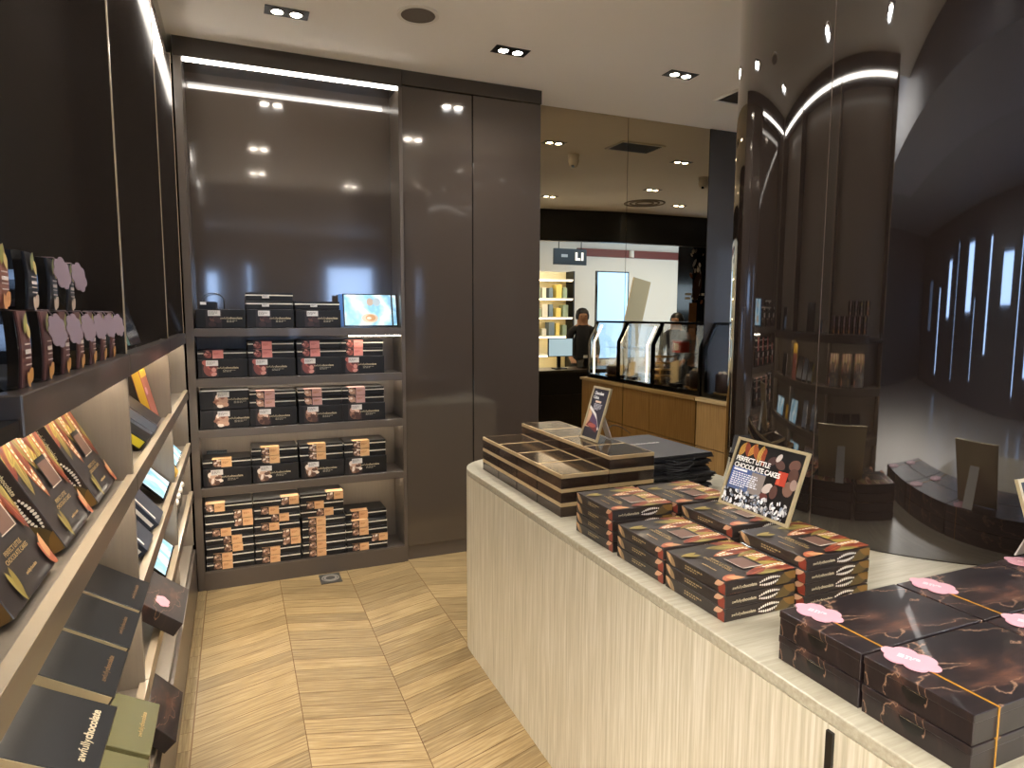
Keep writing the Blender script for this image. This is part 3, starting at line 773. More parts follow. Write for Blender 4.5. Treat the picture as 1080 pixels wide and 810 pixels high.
def slim_proto(lc, kind, lx, seed, wide=.25):
    t = thing('chocolate_box', 'x', 'chocolate box')
    MB().box(0, wide, 0, .175, 0, SL).build('carton', mat('black_carton', '', .28), t, bev=.002, seg=1)
    MB().box(-.0006, wide + .0006, -.0009, .1759, .027, .0335).build('ribbon', CREAM, t)
    Fm = face(0, -.0012, 0, (1, 0, 0), (0, 0, 1))
    if lc is None:
        p = Print(0, wide, 0, SL, Fm); p.rect(lx, lx + .038, .014, .034, '#cfcac4'); p.dashes(lx + .004, .026, .03, .003, '#7d7873', 2, .9, 2); p.build('price_label', t)
    else:
        p = Print(0, wide, -.002, SL, Fm); picture(p, lx, lx + .045, .001, SL, kind, seed); p.build('photo_label', t)
        p = Print(0, wide, -.004, SL + .004, Fm @ T(0, 0, .0004)); p.rect(lx + .045, lx + .1, .0004, SL - .0005, lc); p.dashes(lx + .052, .03, .04, .0025, '#a8663a' if lc != '#d98a80' else '#b9625a', 3, .8, seed)
        p.build('colour_label', t)
        MB().box(lx + .0, lx + .1, 0, .06, SL, SL + .0008).build('label_flap', mat('label_flap_' + (lc or ''), lc, .5), t)
    KIDS[t.name] = list(t.children)
    return t
USED = set()
def place(proto, M, label, group):
    if proto.name not in USED:
        USED.add(proto.name); proto.matrix_world = M; proto['label'] = label; proto['group'] = group; return proto
    return dup(proto, M, label, group)
COLN = ['leftmost', 'second', 'third', 'rightmost']; YS = 3.95
tall = {0: tall_proto('dark', .05, 11), 1: tall_proto('rose', .02, 12), 2: tall_proto('brown', .03, 13), 3: tall_proto('nut', .022, 14), 4: tall_proto('pale', .07, 17)}
slim = {0: slim_proto(None, '', .085, 20), 1: slim_proto('#d98a80', 'rose', .03, 21), 2: slim_proto('#c99a90', 'pale', .035, 22), 3: slim_proto('#dcae7a', 'nut', .05, 23)}
orange = {k: slim_proto('#d8a878', 'nut', lx, 30 + k) for k, lx in enumerate((.005, .035, .09, .15))}
XS = [-.195, .062, .325, .588]
def stack(shelf, name, col, z, nt_, tp, ns, sp, dx=0, gname=''):
    n = nt_ + ns; zz = z + .0007
    for k in range(nt_):
        place(tp, T(XS[col] + dx + rg.uniform(-.001, .001), YS + (.012 * k), zz), 'black photo-front chocolate box, %s of %s stack, %s rear shelf' % (ORD[n - 1 - k] if k or n > 1 else 'only one', COLN[col], name), 'chocolate boxes on the rear shelves'); zz += .1066
    for k in range(ns):
        place(sp, T(XS[col] + dx + rg.uniform(-.001, .002), YS + .016 + .004 * k, zz), 'slim ribboned chocolate box, %s of %s stack, %s rear shelf' % (ORD[ns - 1 - k], COLN[col], name), 'chocolate boxes on the rear shelves'); zz += SL + .0018
stack(0, 'top', 0, SHZ[0], 1, tall[0], 0, None); stack(0, 'top', 1, SHZ[0], 1, tall[0], 2, slim[0]); stack(0, 'top', 2, SHZ[0], 1, tall[0], 1, slim[0])
for c, n in ((0, 1), (1, 2), (2, 2), (3, 2)): stack(1, 'second', c, SHZ[1], 1, tall[1], n, slim[1], -.012 * (c == 3))
stack(2, 'third', 0, SHZ[2], 2, tall[4], 0, None)
for c in (1, 2, 3): stack(2, 'third', c, SHZ[2], 1, tall[2], 2, slim[2], -.01 * (c == 3))
for c, n in ((0, 1), (1, 2), (2, 2), (3, 2)): stack(3, 'fourth', c, SHZ[3], 1, tall[3], n, slim[3], -.006 * (c == 3))
BOT = {0: (0, 2, 2, 1, 2, 2, 1, 1), 1: (2, 1, 2, 1, 2, 2, 1, 1), 2: (1, 1, 1, 1, 1), 3: (1, 2, 1, 1, 1)}
BOT = {0: (1, 1, 2, 2, 1, 3, 3, 0), 1: (1, 1, 3, 3, 1, 2, 1, 3), 2: (1, 1, 1, 1, 1), 3: (1, 3, 1, 1)}
for c, seq in BOT.items():
    for k, q in enumerate(seq):
        place(orange[q], T(XS[c] - (.008 if c == 3 else 0) + rg.uniform(-.002, .002), 3.945 + .001 * k,   .1062 + (SL + .0019) * k), 'slim orange-labelled chocolate box, %s of %s stack, bottom rear shelf' % (ORD[len(seq) - 1 - k], COLN[c] + (' front' if c == 2 else '')), 'orange labelled boxes on the bottom rear shelf')
# third column carries three more boxes bridging its front and hidden rear boxes
for k, q in enumerate((2, 1, 3)):
    place(orange[q], T(XS[2] - .006, 3.967,   .1062 + (SL + .0019) * (5 + k)), 'slim orange-labelled box set back on third bottom stack, %s of three' % ORD[2 - k], 'orange labelled boxes on the bottom rear shelf')
place(orange[1], T(XS[3] - .004, 3.985,   .1062 + (SL + .0019) * 4), 'slim orange-labelled box set back on top of rightmost bottom stack', 'orange labelled boxes on the bottom rear shelf')

t = thing('mini_carrier', 'tiny black carrier box with a thin wire handle on the top shelf', 'carrier box', (-.13, 4.02, SHZ[0] + .1055))
MB().box(-.175, -.09, 3.99, 4.06, SHZ[0] + .1055, SHZ[0] + .147).build('carton', BLACK, t, bev=.002, seg=1)
MB().box(-.17, -.14, 3.988, 3.99, SHZ[0] + .13, SHZ[0] + .145).build('label', WHITE, t)
MB().tube([(-.16 + .11 * (.5 - .5 * math.cos(PI * k / 16)), 4.03, SHZ[0] + .14 + .055 * math.sin(PI * k / 16) ** .6) for k in range(17)] + [(-.05, 4.03, SHZ[0] + .107)], .0028, 6).build('wire_handle', mat('wire_grey', '#3c3a38', .4), t, smooth=True)
z0 = SHZ[3] + .001
t = thing('chocolate_box', 'small plain dark box at the back of the fourth rear shelf', 'chocolate box', (-.12, 4.14, z0))
MB().box(-.18, -.07, 4.142, 4.165, z0, z0 + .17).build('carton', mat('dark_teal_card', '#22282a', .4), t, bev=.002, seg=1)
MB().box(-.178, -.072, 4.1405, 4.142, z0 + .12, z0 + .16).build('pale_label', mat('dim_label', '#4b5152', .4), t)

# light blue picture panels
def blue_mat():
    m = bpy.data.materials.new('light_blue_panel'); m.use_nodes = True; nt = m.node_tree; b = nt.nodes['Principled BSDF']; L = nt.links.new
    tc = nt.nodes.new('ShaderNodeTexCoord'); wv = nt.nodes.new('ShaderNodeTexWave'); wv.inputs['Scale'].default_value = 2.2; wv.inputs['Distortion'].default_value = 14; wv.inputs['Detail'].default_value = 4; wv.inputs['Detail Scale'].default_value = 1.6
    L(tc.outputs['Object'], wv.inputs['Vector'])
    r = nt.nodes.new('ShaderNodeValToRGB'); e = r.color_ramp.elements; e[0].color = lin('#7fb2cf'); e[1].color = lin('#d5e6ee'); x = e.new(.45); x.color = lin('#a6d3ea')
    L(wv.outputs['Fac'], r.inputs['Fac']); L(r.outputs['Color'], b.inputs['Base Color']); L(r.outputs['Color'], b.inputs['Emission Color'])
    b.inputs['Emission Strength'].default_value = .3; b.inputs['Roughness'].default_value = .15  # panel face gives off its own blue colour faintly
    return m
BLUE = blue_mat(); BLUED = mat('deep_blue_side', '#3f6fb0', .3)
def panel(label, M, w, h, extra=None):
    t = thing('picture_panel', label, 'display')
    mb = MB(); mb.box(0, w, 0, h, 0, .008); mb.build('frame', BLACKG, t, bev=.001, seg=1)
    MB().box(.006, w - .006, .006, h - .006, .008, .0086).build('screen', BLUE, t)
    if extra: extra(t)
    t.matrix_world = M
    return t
s_, c_ = math.sin(math.radians(12)), math.cos(math.radians(12))
def dish(t):
    p = Print(0, .345, 0, .2, T(0, 0, .0088)); p.disc(.155, .05, .05, .03, '#e6d3bd', 20); p.disc(.16, .052, .03, .02, '#d9a878', 16); p.disc(.15, .05, .014, .009, '#f1e4d6', 12); p.rect(.288, .298, .004, .196, '#16202a'); p.disc(.16, .15, .02, .024, '#c9b4a4', 12); p.disc(.2, .15, .024, .026, '#b6c9d6', 12)
    p.build('dish_picture', t)
    MB().box(-.026, -.002, .0, .196, -.012, .006).build('blue_side', BLUED, t)
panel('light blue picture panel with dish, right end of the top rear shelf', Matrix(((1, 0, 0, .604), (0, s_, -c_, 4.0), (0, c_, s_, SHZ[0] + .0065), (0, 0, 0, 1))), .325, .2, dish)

# ------------------------------------------------------------------ goods on the left display unit
# three cake boxes standing against the lit back
for y0, lab in ((1.025, 'cacao cake box leaning on the upper left shelf, nearest the camera'), (1.318, 'cacao cake box leaning on the upper left shelf, middle of three'), (1.612, 'cacao cake box leaning on the upper left shelf, beside the divider')):
    put_cacao(lean_left(y0, -.312, 1.1305, 27), lab, 'cacao printed cake boxes on the left shelf')
# black round-sided packs with a brown sleeve and a cloud tag
def barrel(w, d, h, bul, n=7):
    """box with bulging sides: rounded plan, belly profile"""
    mb = MB(); N = 24; rows = []
    for k in range(n):
        u = k / (n - 1); g = 1 + bul * math.sin(PI * u)
        ring_ = []
        for j in range(N):
            a = 2 * PI * j / N; ca, sa = math.cos(a), math.sin(a); e = 5
            rr_ = 1 / (abs(ca) ** e + abs(sa) ** e) ** (1 / e)
            ring_.append((w / 2 * rr_ * ca * g, d / 2 * rr_ * sa * g, h * u))
        rows.append(ring_)
    for r_ in rows: mb.v += r_
    for k in range(n - 1):
        for j in range(N):
            j2 = (j + 1) % N; mb.f.append((k * N + j, k * N + j2, (k + 1) * N + j2, (k + 1) * N + j)); mb.m.append(0)
    mb.f.append(tuple(reversed(range(N)))); mb.m.append(0); mb.f.append(tuple((n - 1) * N + j for j in range(N))); mb.m.append(0)
    return mb
PURP = mat('mauve_tag_card', '#8d7a84', .6); PURPD = mat('mauve_tag_back', '#6d5a5e', .6)
def pack_proto(hh, sl, leafc, lo, tagn):
    t = thing('truffle_pack', 'x', 'truffle pack')
    w, d = .14, .098
    barrel(w, d, hh, .05).build('pack', BLACKG, t, smooth=False)
    # sleeve strip over front and top
    mb = MB(); bw = .022; n = 9; M0 = len(mb.v)
    path = [(w / 2 * (1 + .05 * math.sin(PI * k / (n - 1))) + .0015, hh * k / (n - 1)) for k in range(n)] + [(w / 2 - .01, hh + .0015), (-w / 2, hh + .0015)]
    for q in range(len(path) - 1):
        (xa, za), (xb, zb) = path[q], path[q + 1]
        mb.quad([(xa, -bw, za), (xa, bw, za), (xb, bw, zb), (xb, -bw, zb)])
    for q in range(n - 1):
        (xa, za), (xb, zb) = path[q], path[q + 1]
        for s in (-bw, bw): mb.quad([(xa, s, za), (xb, s, zb), (xb - .003, s, zb), (xa - .003, s, za)])
    o = mb.build('sleeve', sl, t)
    xf = w / 2 * 1.05 + .0028
    p = Print(-bw, bw, 0, hh, face(xf, 0, 0, (0, 1, 0), (0, 0, 1)))
    p.leaf(-.004, hh * .84, .03, .016, 70, leafc); p.leaf(.008, hh * .74, .024, .014, 120, '#c9b06a'); p.leaf(.008, hh * .15, .028, .018, 40, lo); p.leaf(-.004, hh * .1, .024, .014, 110, lo)
    for k in range(4): p.rect(-.013, .013, hh * (.56 - .09 * k), hh * (.57 - .09 * k) + .0008, '#cbb6ac')
    p.rect(-.013, .013, hh * .44, hh * .5, '#d8c8be')
    p.build('printed_sleeve', o)
    if tagn:
        for k in range(tagn):
            tg = MB().prism(cloud(0, 0, .025, .017, 60, 7), 0, .0015).build('cloud_tag', PURP, t)
            tg.matrix_local = T(w / 2 + .018, -.004, hh * .72) @ Matrix.Rotation(math.radians(66), 4, 'Z') @ Matrix.Rotation(math.radians(90), 4, 'X') @ Matrix.Rotation(math.radians(-68), 4, 'Z')
        MB().tube([(w / 2 - .01, 0, hh + .002), (w / 2 + .006, .004, hh + .002), (w / 2 + .013, .008, hh * .9)], .0012, 5).build('tag_cord', PURPD, t)
    KIDS[t.name] = list(t.children)
    return t
BROWNS = mat('brown_sleeve', '#5e3833', .5); BLKS = mat('charcoal_sleeve', '#1d1b1d', .4); ROSES = mat('rose_brown_sleeve', '#8a5a4a', .5)
pk = pack_proto(.103, BROWNS, '#9a9448', '#b98243', 1); pk0 = pack_proto(.103, BROWNS, '#9a9448', '#b98243', 0)
pu = pack_proto(.083, BLKS, '#8d8a52', '#b9a08a', 1); pr_ = pack_proto(.083, ROSES, '#8f8a45', '#c98a52', 0); pb = pack_proto(.083, BLKS, '#8d8a52', '#b9a08a', 0)
names = ['first', 'second', 'third', 'fourth', 'fifth', 'sixth', 'seventh']
for k in range(7):
    place(pk0 if k == 0 else pk, T(-.337, 1.075 + .1145 * k, 1.451), 'black truffle pack with brown sleeve, %s from camera in lower ledge row' % names[k], 'truffle packs on the ledge')
for k, (y, q) in enumerate(((1.02, pr_), (1.155, pb), (1.275, pu), (1.40, pu))):
    place(q, T(-.345, y + .01, 1.5568), 'black truffle pack with %s sleeve, %s from camera in upper row' % ('rose-brown' if q is pr_ else 'charcoal', names[k]), 'truffle packs on the ledge')

def lean_box(name, label, cat, y0, x, z, tilt, w, h, th, m, parts=(), group=None, bev=.0015):
    t = thing(name, label, cat, (0, 0, 0), group)
    MB().box(0, w, 0, h, 0, th).build('carton', m, t, bev=bev, seg=1)
    for f in parts: f(t, w, h, th)
    t.matrix_world = lean_left(y0, x, z, tilt)
    return t
def brand_up(sz, m, fx=.88, fy=.5):
    def f(t, w, h, th): brand(t, sz, m, T(w * .52, h * .14, th + .0008))
    return f
def strip(x0, x1, y0, y1, m, nm='gold_edge'):
    def f(t, w, h, th): MB().box(w * x0, w * x1, h * y0, h * y1, th, th + .0012).build(nm, m, t)
    return f
def marks(c, x, y, ww, hh, rows, nm='printed_lines', seed=1):
    def f(t, w, h, th):
        p = Print(0, w, 0, h, T(0, 0, th + .0003)); p.dashes(w * x, h * y, w * ww, hh, c, rows, .95, seed); p.build(nm, t)
    return f
def side_edge(m, nm='edge_band'):
    def f(t, w, h, th): MB().box(-.001, 0, .004, h - .004, th * .1, th * .9).build(nm, m, t)
    return f
BLKC = mat('black_card', '', .3); OLIVE = mat('olive_gold_card', '#6f6a48', .25, metal=.35); BEIGE = mat('beige_gold_edge', '#b7a582', .35, metal=.3)
g = 'flat black gift boxes on the lower left shelf'
BP = mat('dim_gold_print', '#8a6a4a', .35, metal=.5)
lean_box('gift_box', 'flat black gift box leaning on lower left shelf, farthest of the black ones', 'gift box', 1.655, -.232, .8545, 58, .17, .2, .02, BLKC, (brand_up(.012, BP), side_edge(BEIGE)), g)
lean_box('gift_box', 'flat black gift box leaning on lower left shelf, second farthest black one', 'gift box', 1.47, -.232, .8545, 58, .17, .2, .02, BLKC, (brand_up(.012, BP), side_edge(BEIGE)), g)
lean_box('gift_box', 'flat black gift box leaning on lower left shelf, just behind the nearest', 'gift box', 1.285, -.232, .8545, 58, .17, .2, .02, BLKC, (brand_up(.014, BP), side_edge(BEIGE)), g)
lean_box('gift_box', 'flat black gift box with bold pale lettering at the bottom left corner', 'gift box', 1.06, -.222, .8545, 60, .19, .21, .02, BLKC, (brand_up(.02, PALE, .86), side_edge(BEIGE)), g)
lean_box('gift_box', 'olive gold gift box low on the left, right of the black ones', 'gift box', 1.5, -.215, .5865, 60, .2, .22, .03, OLIVE, (brand_up(.014, GOLDP),), 'olive gold gift boxes')
lean_box('gift_box', 'olive gold gift box at the bottom edge, nearer than the other olive one', 'gift box', 1.285, -.215, .5865, 60, .2, .22, .03, OLIVE, (brand_up(.014, GOLDP),), 'olive gold gift boxes')
# middle bay, ledge
lean_box('framed_picture', 'dark leaning frame with a greenish glass edge on the left ledge', 'frame', 2.28, -.3, 1.4515, 16, .24, .19, .008, BLACKG, (side_edge(mat('glass_edge_green', '#7f9a8c', .15)),))
lean_box('chocolate_bar_box', 'small black box with a yellow edge beside the mauve tagged packs', 'chocolate box', 2.06, -.33, 1.4515, 20, .12, .075, .02, BLKC, (side_edge(mat('yellow_card', '#d0a22e', .45)),))
lean_box('framed_picture', 'black and white frame leaning at the far end of the left ledge', 'frame', 3.35, -.31, 1.4515, 18, .2, .17, .01, BLKC, (side_edge(WHITE), strip(.1, .5, .1, .6, mat('pale_blue_print', '#8fa9c4', .4), 'picture')))
# middle bay, upper shelf
YEL = mat('yellow_card', '', .45); TAN = mat('tan_edge', '#a98a6a', .45); SLATE = mat('slate_card', '#3d4048', .4); CORAL = mat('coral_card', '#a05a48', .5)
def pinktag(t, w, h, th):
    o = MB().prism(cloud(w * .2, h * .5, .02, .014, 40, 6), th, th + .0015).build('pink_tag', PINK, t)
lean_box('gift_box', 'slim yellow and coral gift box with pink tag on the left upper shelf', 'gift box', 2.82, -.325, 1.1305, 13, .15, .245, .03, CORAL, (side_edge(YEL), strip(0, 1, .72, 1, YEL, 'yellow_top'), pinktag))
lean_box('gift_box', 'dark brown slanting box with a tan edge on the left upper shelf', 'gift box', 2.6, -.29, 1.1345, 48, .18, .2, .032, mat('dark_brown_card', '#2e2623', .4), (side_edge(TAN),))
lean_box('gift_box', 'black slanting box with bright yellow edge on the left upper shelf', 'gift box', 2.27, -.284, 1.1345, 50, .13, .17, .03, BLKC, (side_edge(mat('bright_yellow_card', '#d8c22a', .45)),))
lean_box('gift_box', 'slate grey slanting box behind the bright yellow edged one', 'gift box', 2.44, -.28, 1.1345, 50, .13, .2, .03, SLATE, (side_edge(mat('grey_edge', '#70737c', .5)),))
# middle bay, second shelf
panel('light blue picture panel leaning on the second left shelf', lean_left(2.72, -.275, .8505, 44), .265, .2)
NAVY = mat('navy_card', '#262c3a', .4)
def stripe(t, w, h, th): MB().box(-.0015, -.001, .01, h * .85, th * .35, th * .65).build('white_stripe', WHITE, t); MB().box(w * .1, w * .16, h * .1, h * .85, th, th + .001).build('white_stripe', WHITE, t)
lean_box('gift_box', 'navy box with white stripe on the second left shelf, nearer one', 'gift box', 2.1, -.285, .8445, 38, .15, .18, .035, NAVY, (stripe,), 'navy striped boxes')
lean_box('gift_box', 'navy box with white stripe on the second left shelf, beside the blue panel', 'gift box', 2.36, -.28, .8445, 38, .15, .2, .035, NAVY, (stripe,), 'navy striped boxes')
# middle bay, low shelves
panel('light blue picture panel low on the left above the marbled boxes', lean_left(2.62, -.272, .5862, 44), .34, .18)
lean_box('gift_box', 'brown marbled box with pink tag leaning low on the left', 'gift box', 2.12, -.205, .5855, 52, .27, .2, .045, MARB, (lambda t, w, h, th: MB().prism(cloud(w * .3, h * .38, .032, .022, 40, 6), th, th + .0015).build('pink_tag', PINK, t),), 'brown marbled boxes on the left')
lean_box('gift_box', 'brown marbled box leaning below the pink tagged one on the left', 'gift box', 2.02, -.235, .2815, 42, .27, .27, .045, MARB, (), 'brown marbled boxes on the left')
# far bay
lean_box('gift_box', 'slim black and white box leaning in the far end of the upper shelf', 'gift box', 3.25, -.31, 1.1305, 22, .2, .17, .02, BLKC, (side_edge(WHITE),))
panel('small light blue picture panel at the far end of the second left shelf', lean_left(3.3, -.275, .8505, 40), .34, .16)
lean_box('gift_box', 'small yellow box at the near side of the far left bay', 'gift box', 3.04, -.275, .8545, 30, .1, .1, .03, YEL, ())
def cup_proto():
    t = thing('paper_cup', 'x', 'cup', (0, 0, 0))
    MB().lathe((0, 0, 0), [(.0, 0), (.034, 0), (.047, .105), (.049, .105)], 24).build('cup', MARB, t, smooth=True)
    MB().lathe((0, 0, .105), [(.05, -.004), (.0525, .0), (.0525, .012), (.047, .018), (0, .018)], 24).build('lid', WHITE, t, smooth=True)
    KIDS[t.name] = list(t.children); return t
cup = cup_proto()
for r_, y in enumerate((3.1, 3.215, 3.33, 3.445, 3.56, 3.675)):
    place(cup, T(-.322, y, .5705), 'white lidded brown cup on the far left shelf, %s from the divider' % names[r_], 'lidded cups on the far left shelf')
# ------------------------------------------------------------------ what the mirror shows: service counter, cash desk, mall
sc_ = thing('service_counter', 'oak fronted service counter meeting the mirror', 'counter', (3.66, 3.25, 0))
MB().box(3.4, 3.95, 2.32, 4.184, .08, .88).build('carcass', DKMET, sc_)
for a, b in ((2.32, 2.9), (2.904, 3.55), (3.554, 4.184)):
    MB().box(3.38, 3.4, a, b, .52, .88).build('drawer_front', OAK, sc_, bev=.001, seg=1)
    MB().box(3.38, 3.4, a, b, .08, .514).build('drawer_front', OAK, sc_, bev=.001, seg=1)
MB().box(3.365, 3.97, 2.3, 4.184, .88, .905).build('top', grain('oak_top', '#b79a6c', '#cfb487', (30, 1.2, 30), 2.6, .4), sc_)
MB().box(3.42, 3.95, 2.34, 4.184, 0, .08).build('plinth', DKMET, sc_)
dc = thing('display_case', 'black framed glass cake display case on the service counter', 'display case', (3.66, 3.2, .905))
X0, X1, YA, YBb, ZB, ZT = 3.42, 3.94, 2.36, 4.18, .906, 1.5
mb = MB(); mb.box(X0, X1, YA, YBb, ZB, ZB + .04); o = mb.build('base', BLACKG, dc)
MB().box(X0 + .1, X1, YA, YBb, ZT - .02, ZT).build('top_frame', BLACKG, dc)
MB().box(X0 + .16, X1 - .02, YA + .05, YBb - .05, 1.22, 1.228).build('glass_shelf', GLASS, dc)
for y in (YA, 2.93, 3.5, YBb - .03):
    mb = MB(); mb.box(X0, X0 + .025, y, y + .03, ZB + .04, 1.3)
    mb.xbox(T(X0, y, 1.3) @ Matrix.Rotation(math.radians(27), 4, 'Y'), 0, .025, 0, .03, 0, .21)
    mb.build('upright', BLACKG, dc)
    MB().box(X1 - .02, X1, y, y + .03, ZB + .04, ZT - .02).build('rear_post', BLACKG, dc)
CASEL = mat('case_light', '#ffffff', .5, emit=5, ecol='#fff6e8')
for y in (2.41, 2.9, 3.36):
    mb = MB(); mb.box(X0 + .026, X0 + .034, y + .03, y + .044, ZB + .045, 1.29); mb.xbox(T(X0 + .024, y, 1.29) @ Matrix.Rotation(math.radians(27), 4, 'Y'), .004, .012, .03, .044, 0, .19); mb.build('light_strip', CASEL, dc)
for a, b in ((YA + .03, 2.93), (2.96, 3.5), (3.53, YBb - .03)):
    MB().box(X0 + .002, X0 + .006, a, b, ZB + .04, 1.3).build('glass_pane', GLASS, dc)
    mb = MB(); mb.xbox(T(X0, a, 1.3) @ Matrix.Rotation(math.radians(27), 4, 'Y'), .002, .006, 0, b - a, 0, .2); mb.build('glass_pane', GLASS, dc)
# cakes and boards in the case
zc = ZB + .041
t = thing('cake_stand', 'golden tiered cake stand inside the glass case', 'cake stand', (3.68, 3.3, zc))
for k in range(4): MB().lathe((3.68, 3.3, zc), [(.0, .04 + .06 * k), (.1, .04 + .06 * k), (.105, .05 + .06 * k), (.0, .058 + .06 * k)], 28).build('plate', GOLD, t, smooth=True)
MB().cyl((3.68, 3.3), .02, zc, zc + .23, 16).build('stem', GOLD, t)
for i_, (y, a, l) in enumerate(((3.7, 18, 'pale tilted price board in the middle of the glass case'), (3.02, 15, 'cream tilted price card left in the glass case'), (2.8, -10, 'small cream card standing in the glass case'))):
    t = thing('price_board', l, 'price card', (3.5, y, zc))
    h = (.22, .16, .12)[i_]
    mb = MB(); mb.xbox(T(3.53, y, zc + .002) @ Matrix.Rotation(math.radians(14), 4, 'Y') @ Matrix.Rotation(math.radians(a), 4, 'X'), 0, .008, -.05, .05, .022, h); mb.build('board', mat('cream_board', '#d8c49a', .5), t)
    MB().box(3.515, 3.58, y - .05, y + .05, zc, zc + .016).build('foot', DKMET, t)
rr = random.Random(2)
for k, (x, y, r_, h, c, l) in enumerate(((3.6, 2.62, .09, .08, '#2a1815', 'dark round chocolate cake at the near end of the glass case'), (3.82, 3.06, .08, .1, '#4a2a20', 'brown round cake behind the cream price card'), (3.54, 4.03, .085, .14, '#241412', 'tall dark cake at the mirror end of the glass case'), (3.6, 3.86, .06, .08, '#3a1d17', 'small dark cake beside the tall dark cake'))):
    t = thing('cake', l, 'cake', (x, y, zc))
    MB().lathe((x, y, zc), [(0, .006), (r_ * .9, .006), (r_, .02), (r_, h), (r_ * .92, h + .012), (0, h + .014)], 28).build('cake_body', mat('cake_%d' % k, c, .45), t, smooth=True)
    MB().cyl((x, y), r_ * 1.15, zc, zc + .006, 28).build('cake_board', GOLD, t)
    for j in range(5):
        a = 2 * PI * j / 5; MB().lathe((x + r_ * .6 * math.cos(a), y + r_ * .6 * math.sin(a), zc + h + .012), [(0, -.004), (.014, 0), (.012, .012), (0, .022)], 10).build('swirl', mat('cream_swirl', '#d9c8b0', .5), t, smooth=True)
t = thing('gift_box', 'small red box inside the glass case', 'gift box', (3.64, 3.62, 1.229)); MB().box(3.6, 3.7, 3.57, 3.68, 1.229, 1.33).build('carton', mat('red_card', '#b5392e', .45), t, bev=.002, seg=1); MB().box(3.598, 3.6, 3.595, 3.655, 1.25, 1.31).build('emblem', WHITE, t)

ck = thing('cash_counter', 'dark cash counter beyond the oak counter in the mirror', 'counter', (3.95, 1.25, 0))
MB().box(3.3, 4.6, 1.0, 1.42, .0, .87).build('body', mat('dark_laminate', '#17130f', .35), ck)
MB().box(3.28, 4.62, .98, 1.44, .87, .9).build('top', mat('dark_top', '#3a332c', .3), ck)
for k in range(3): MB().box(3.32 + .43 * k, 3.73 + .43 * k, 1.42, 1.432, .3, .6).build('drawer_front', mat('dark_laminate2', '#1f1a15', .3), ck)
mo = thing('till_monitor', 'till monitor with a bright blue-white screen on the cash counter', 'monitor', (3.66, 1.25, .9))
MB().box(3.58, 3.74, 1.18, 1.3, .9, .915).build('base', DKMET, mo, bev=.003, seg=1)
MB().box(3.64, 3.68, 1.21, 1.24, .915, 1.08).build('stem', DKMET, mo)
MB().box(3.5, 3.84, 1.235, 1.255, 1.05, 1.28).build('bezel', BLACKG, mo, bev=.003, seg=1)
MB().box(3.51, 3.83, 1.255, 1.2565, 1.06, 1.27).build('screen', mat('till_screen', '#a9c6e8', .3, emit=.9, ecol='#9fc4ee'), mo)
t = thing('receipt_printer', 'small black printer beside the till monitor', 'printer', (4.05, 1.25, .9))
MB().box(3.95, 4.15, 1.15, 1.33, .9, 1.03).build('housing', BLACKG, t, bev=.01, seg=3); MB().box(4.0, 4.1, 1.24, 1.26, 1.03, 1.06).build('paper', WHITE, t)

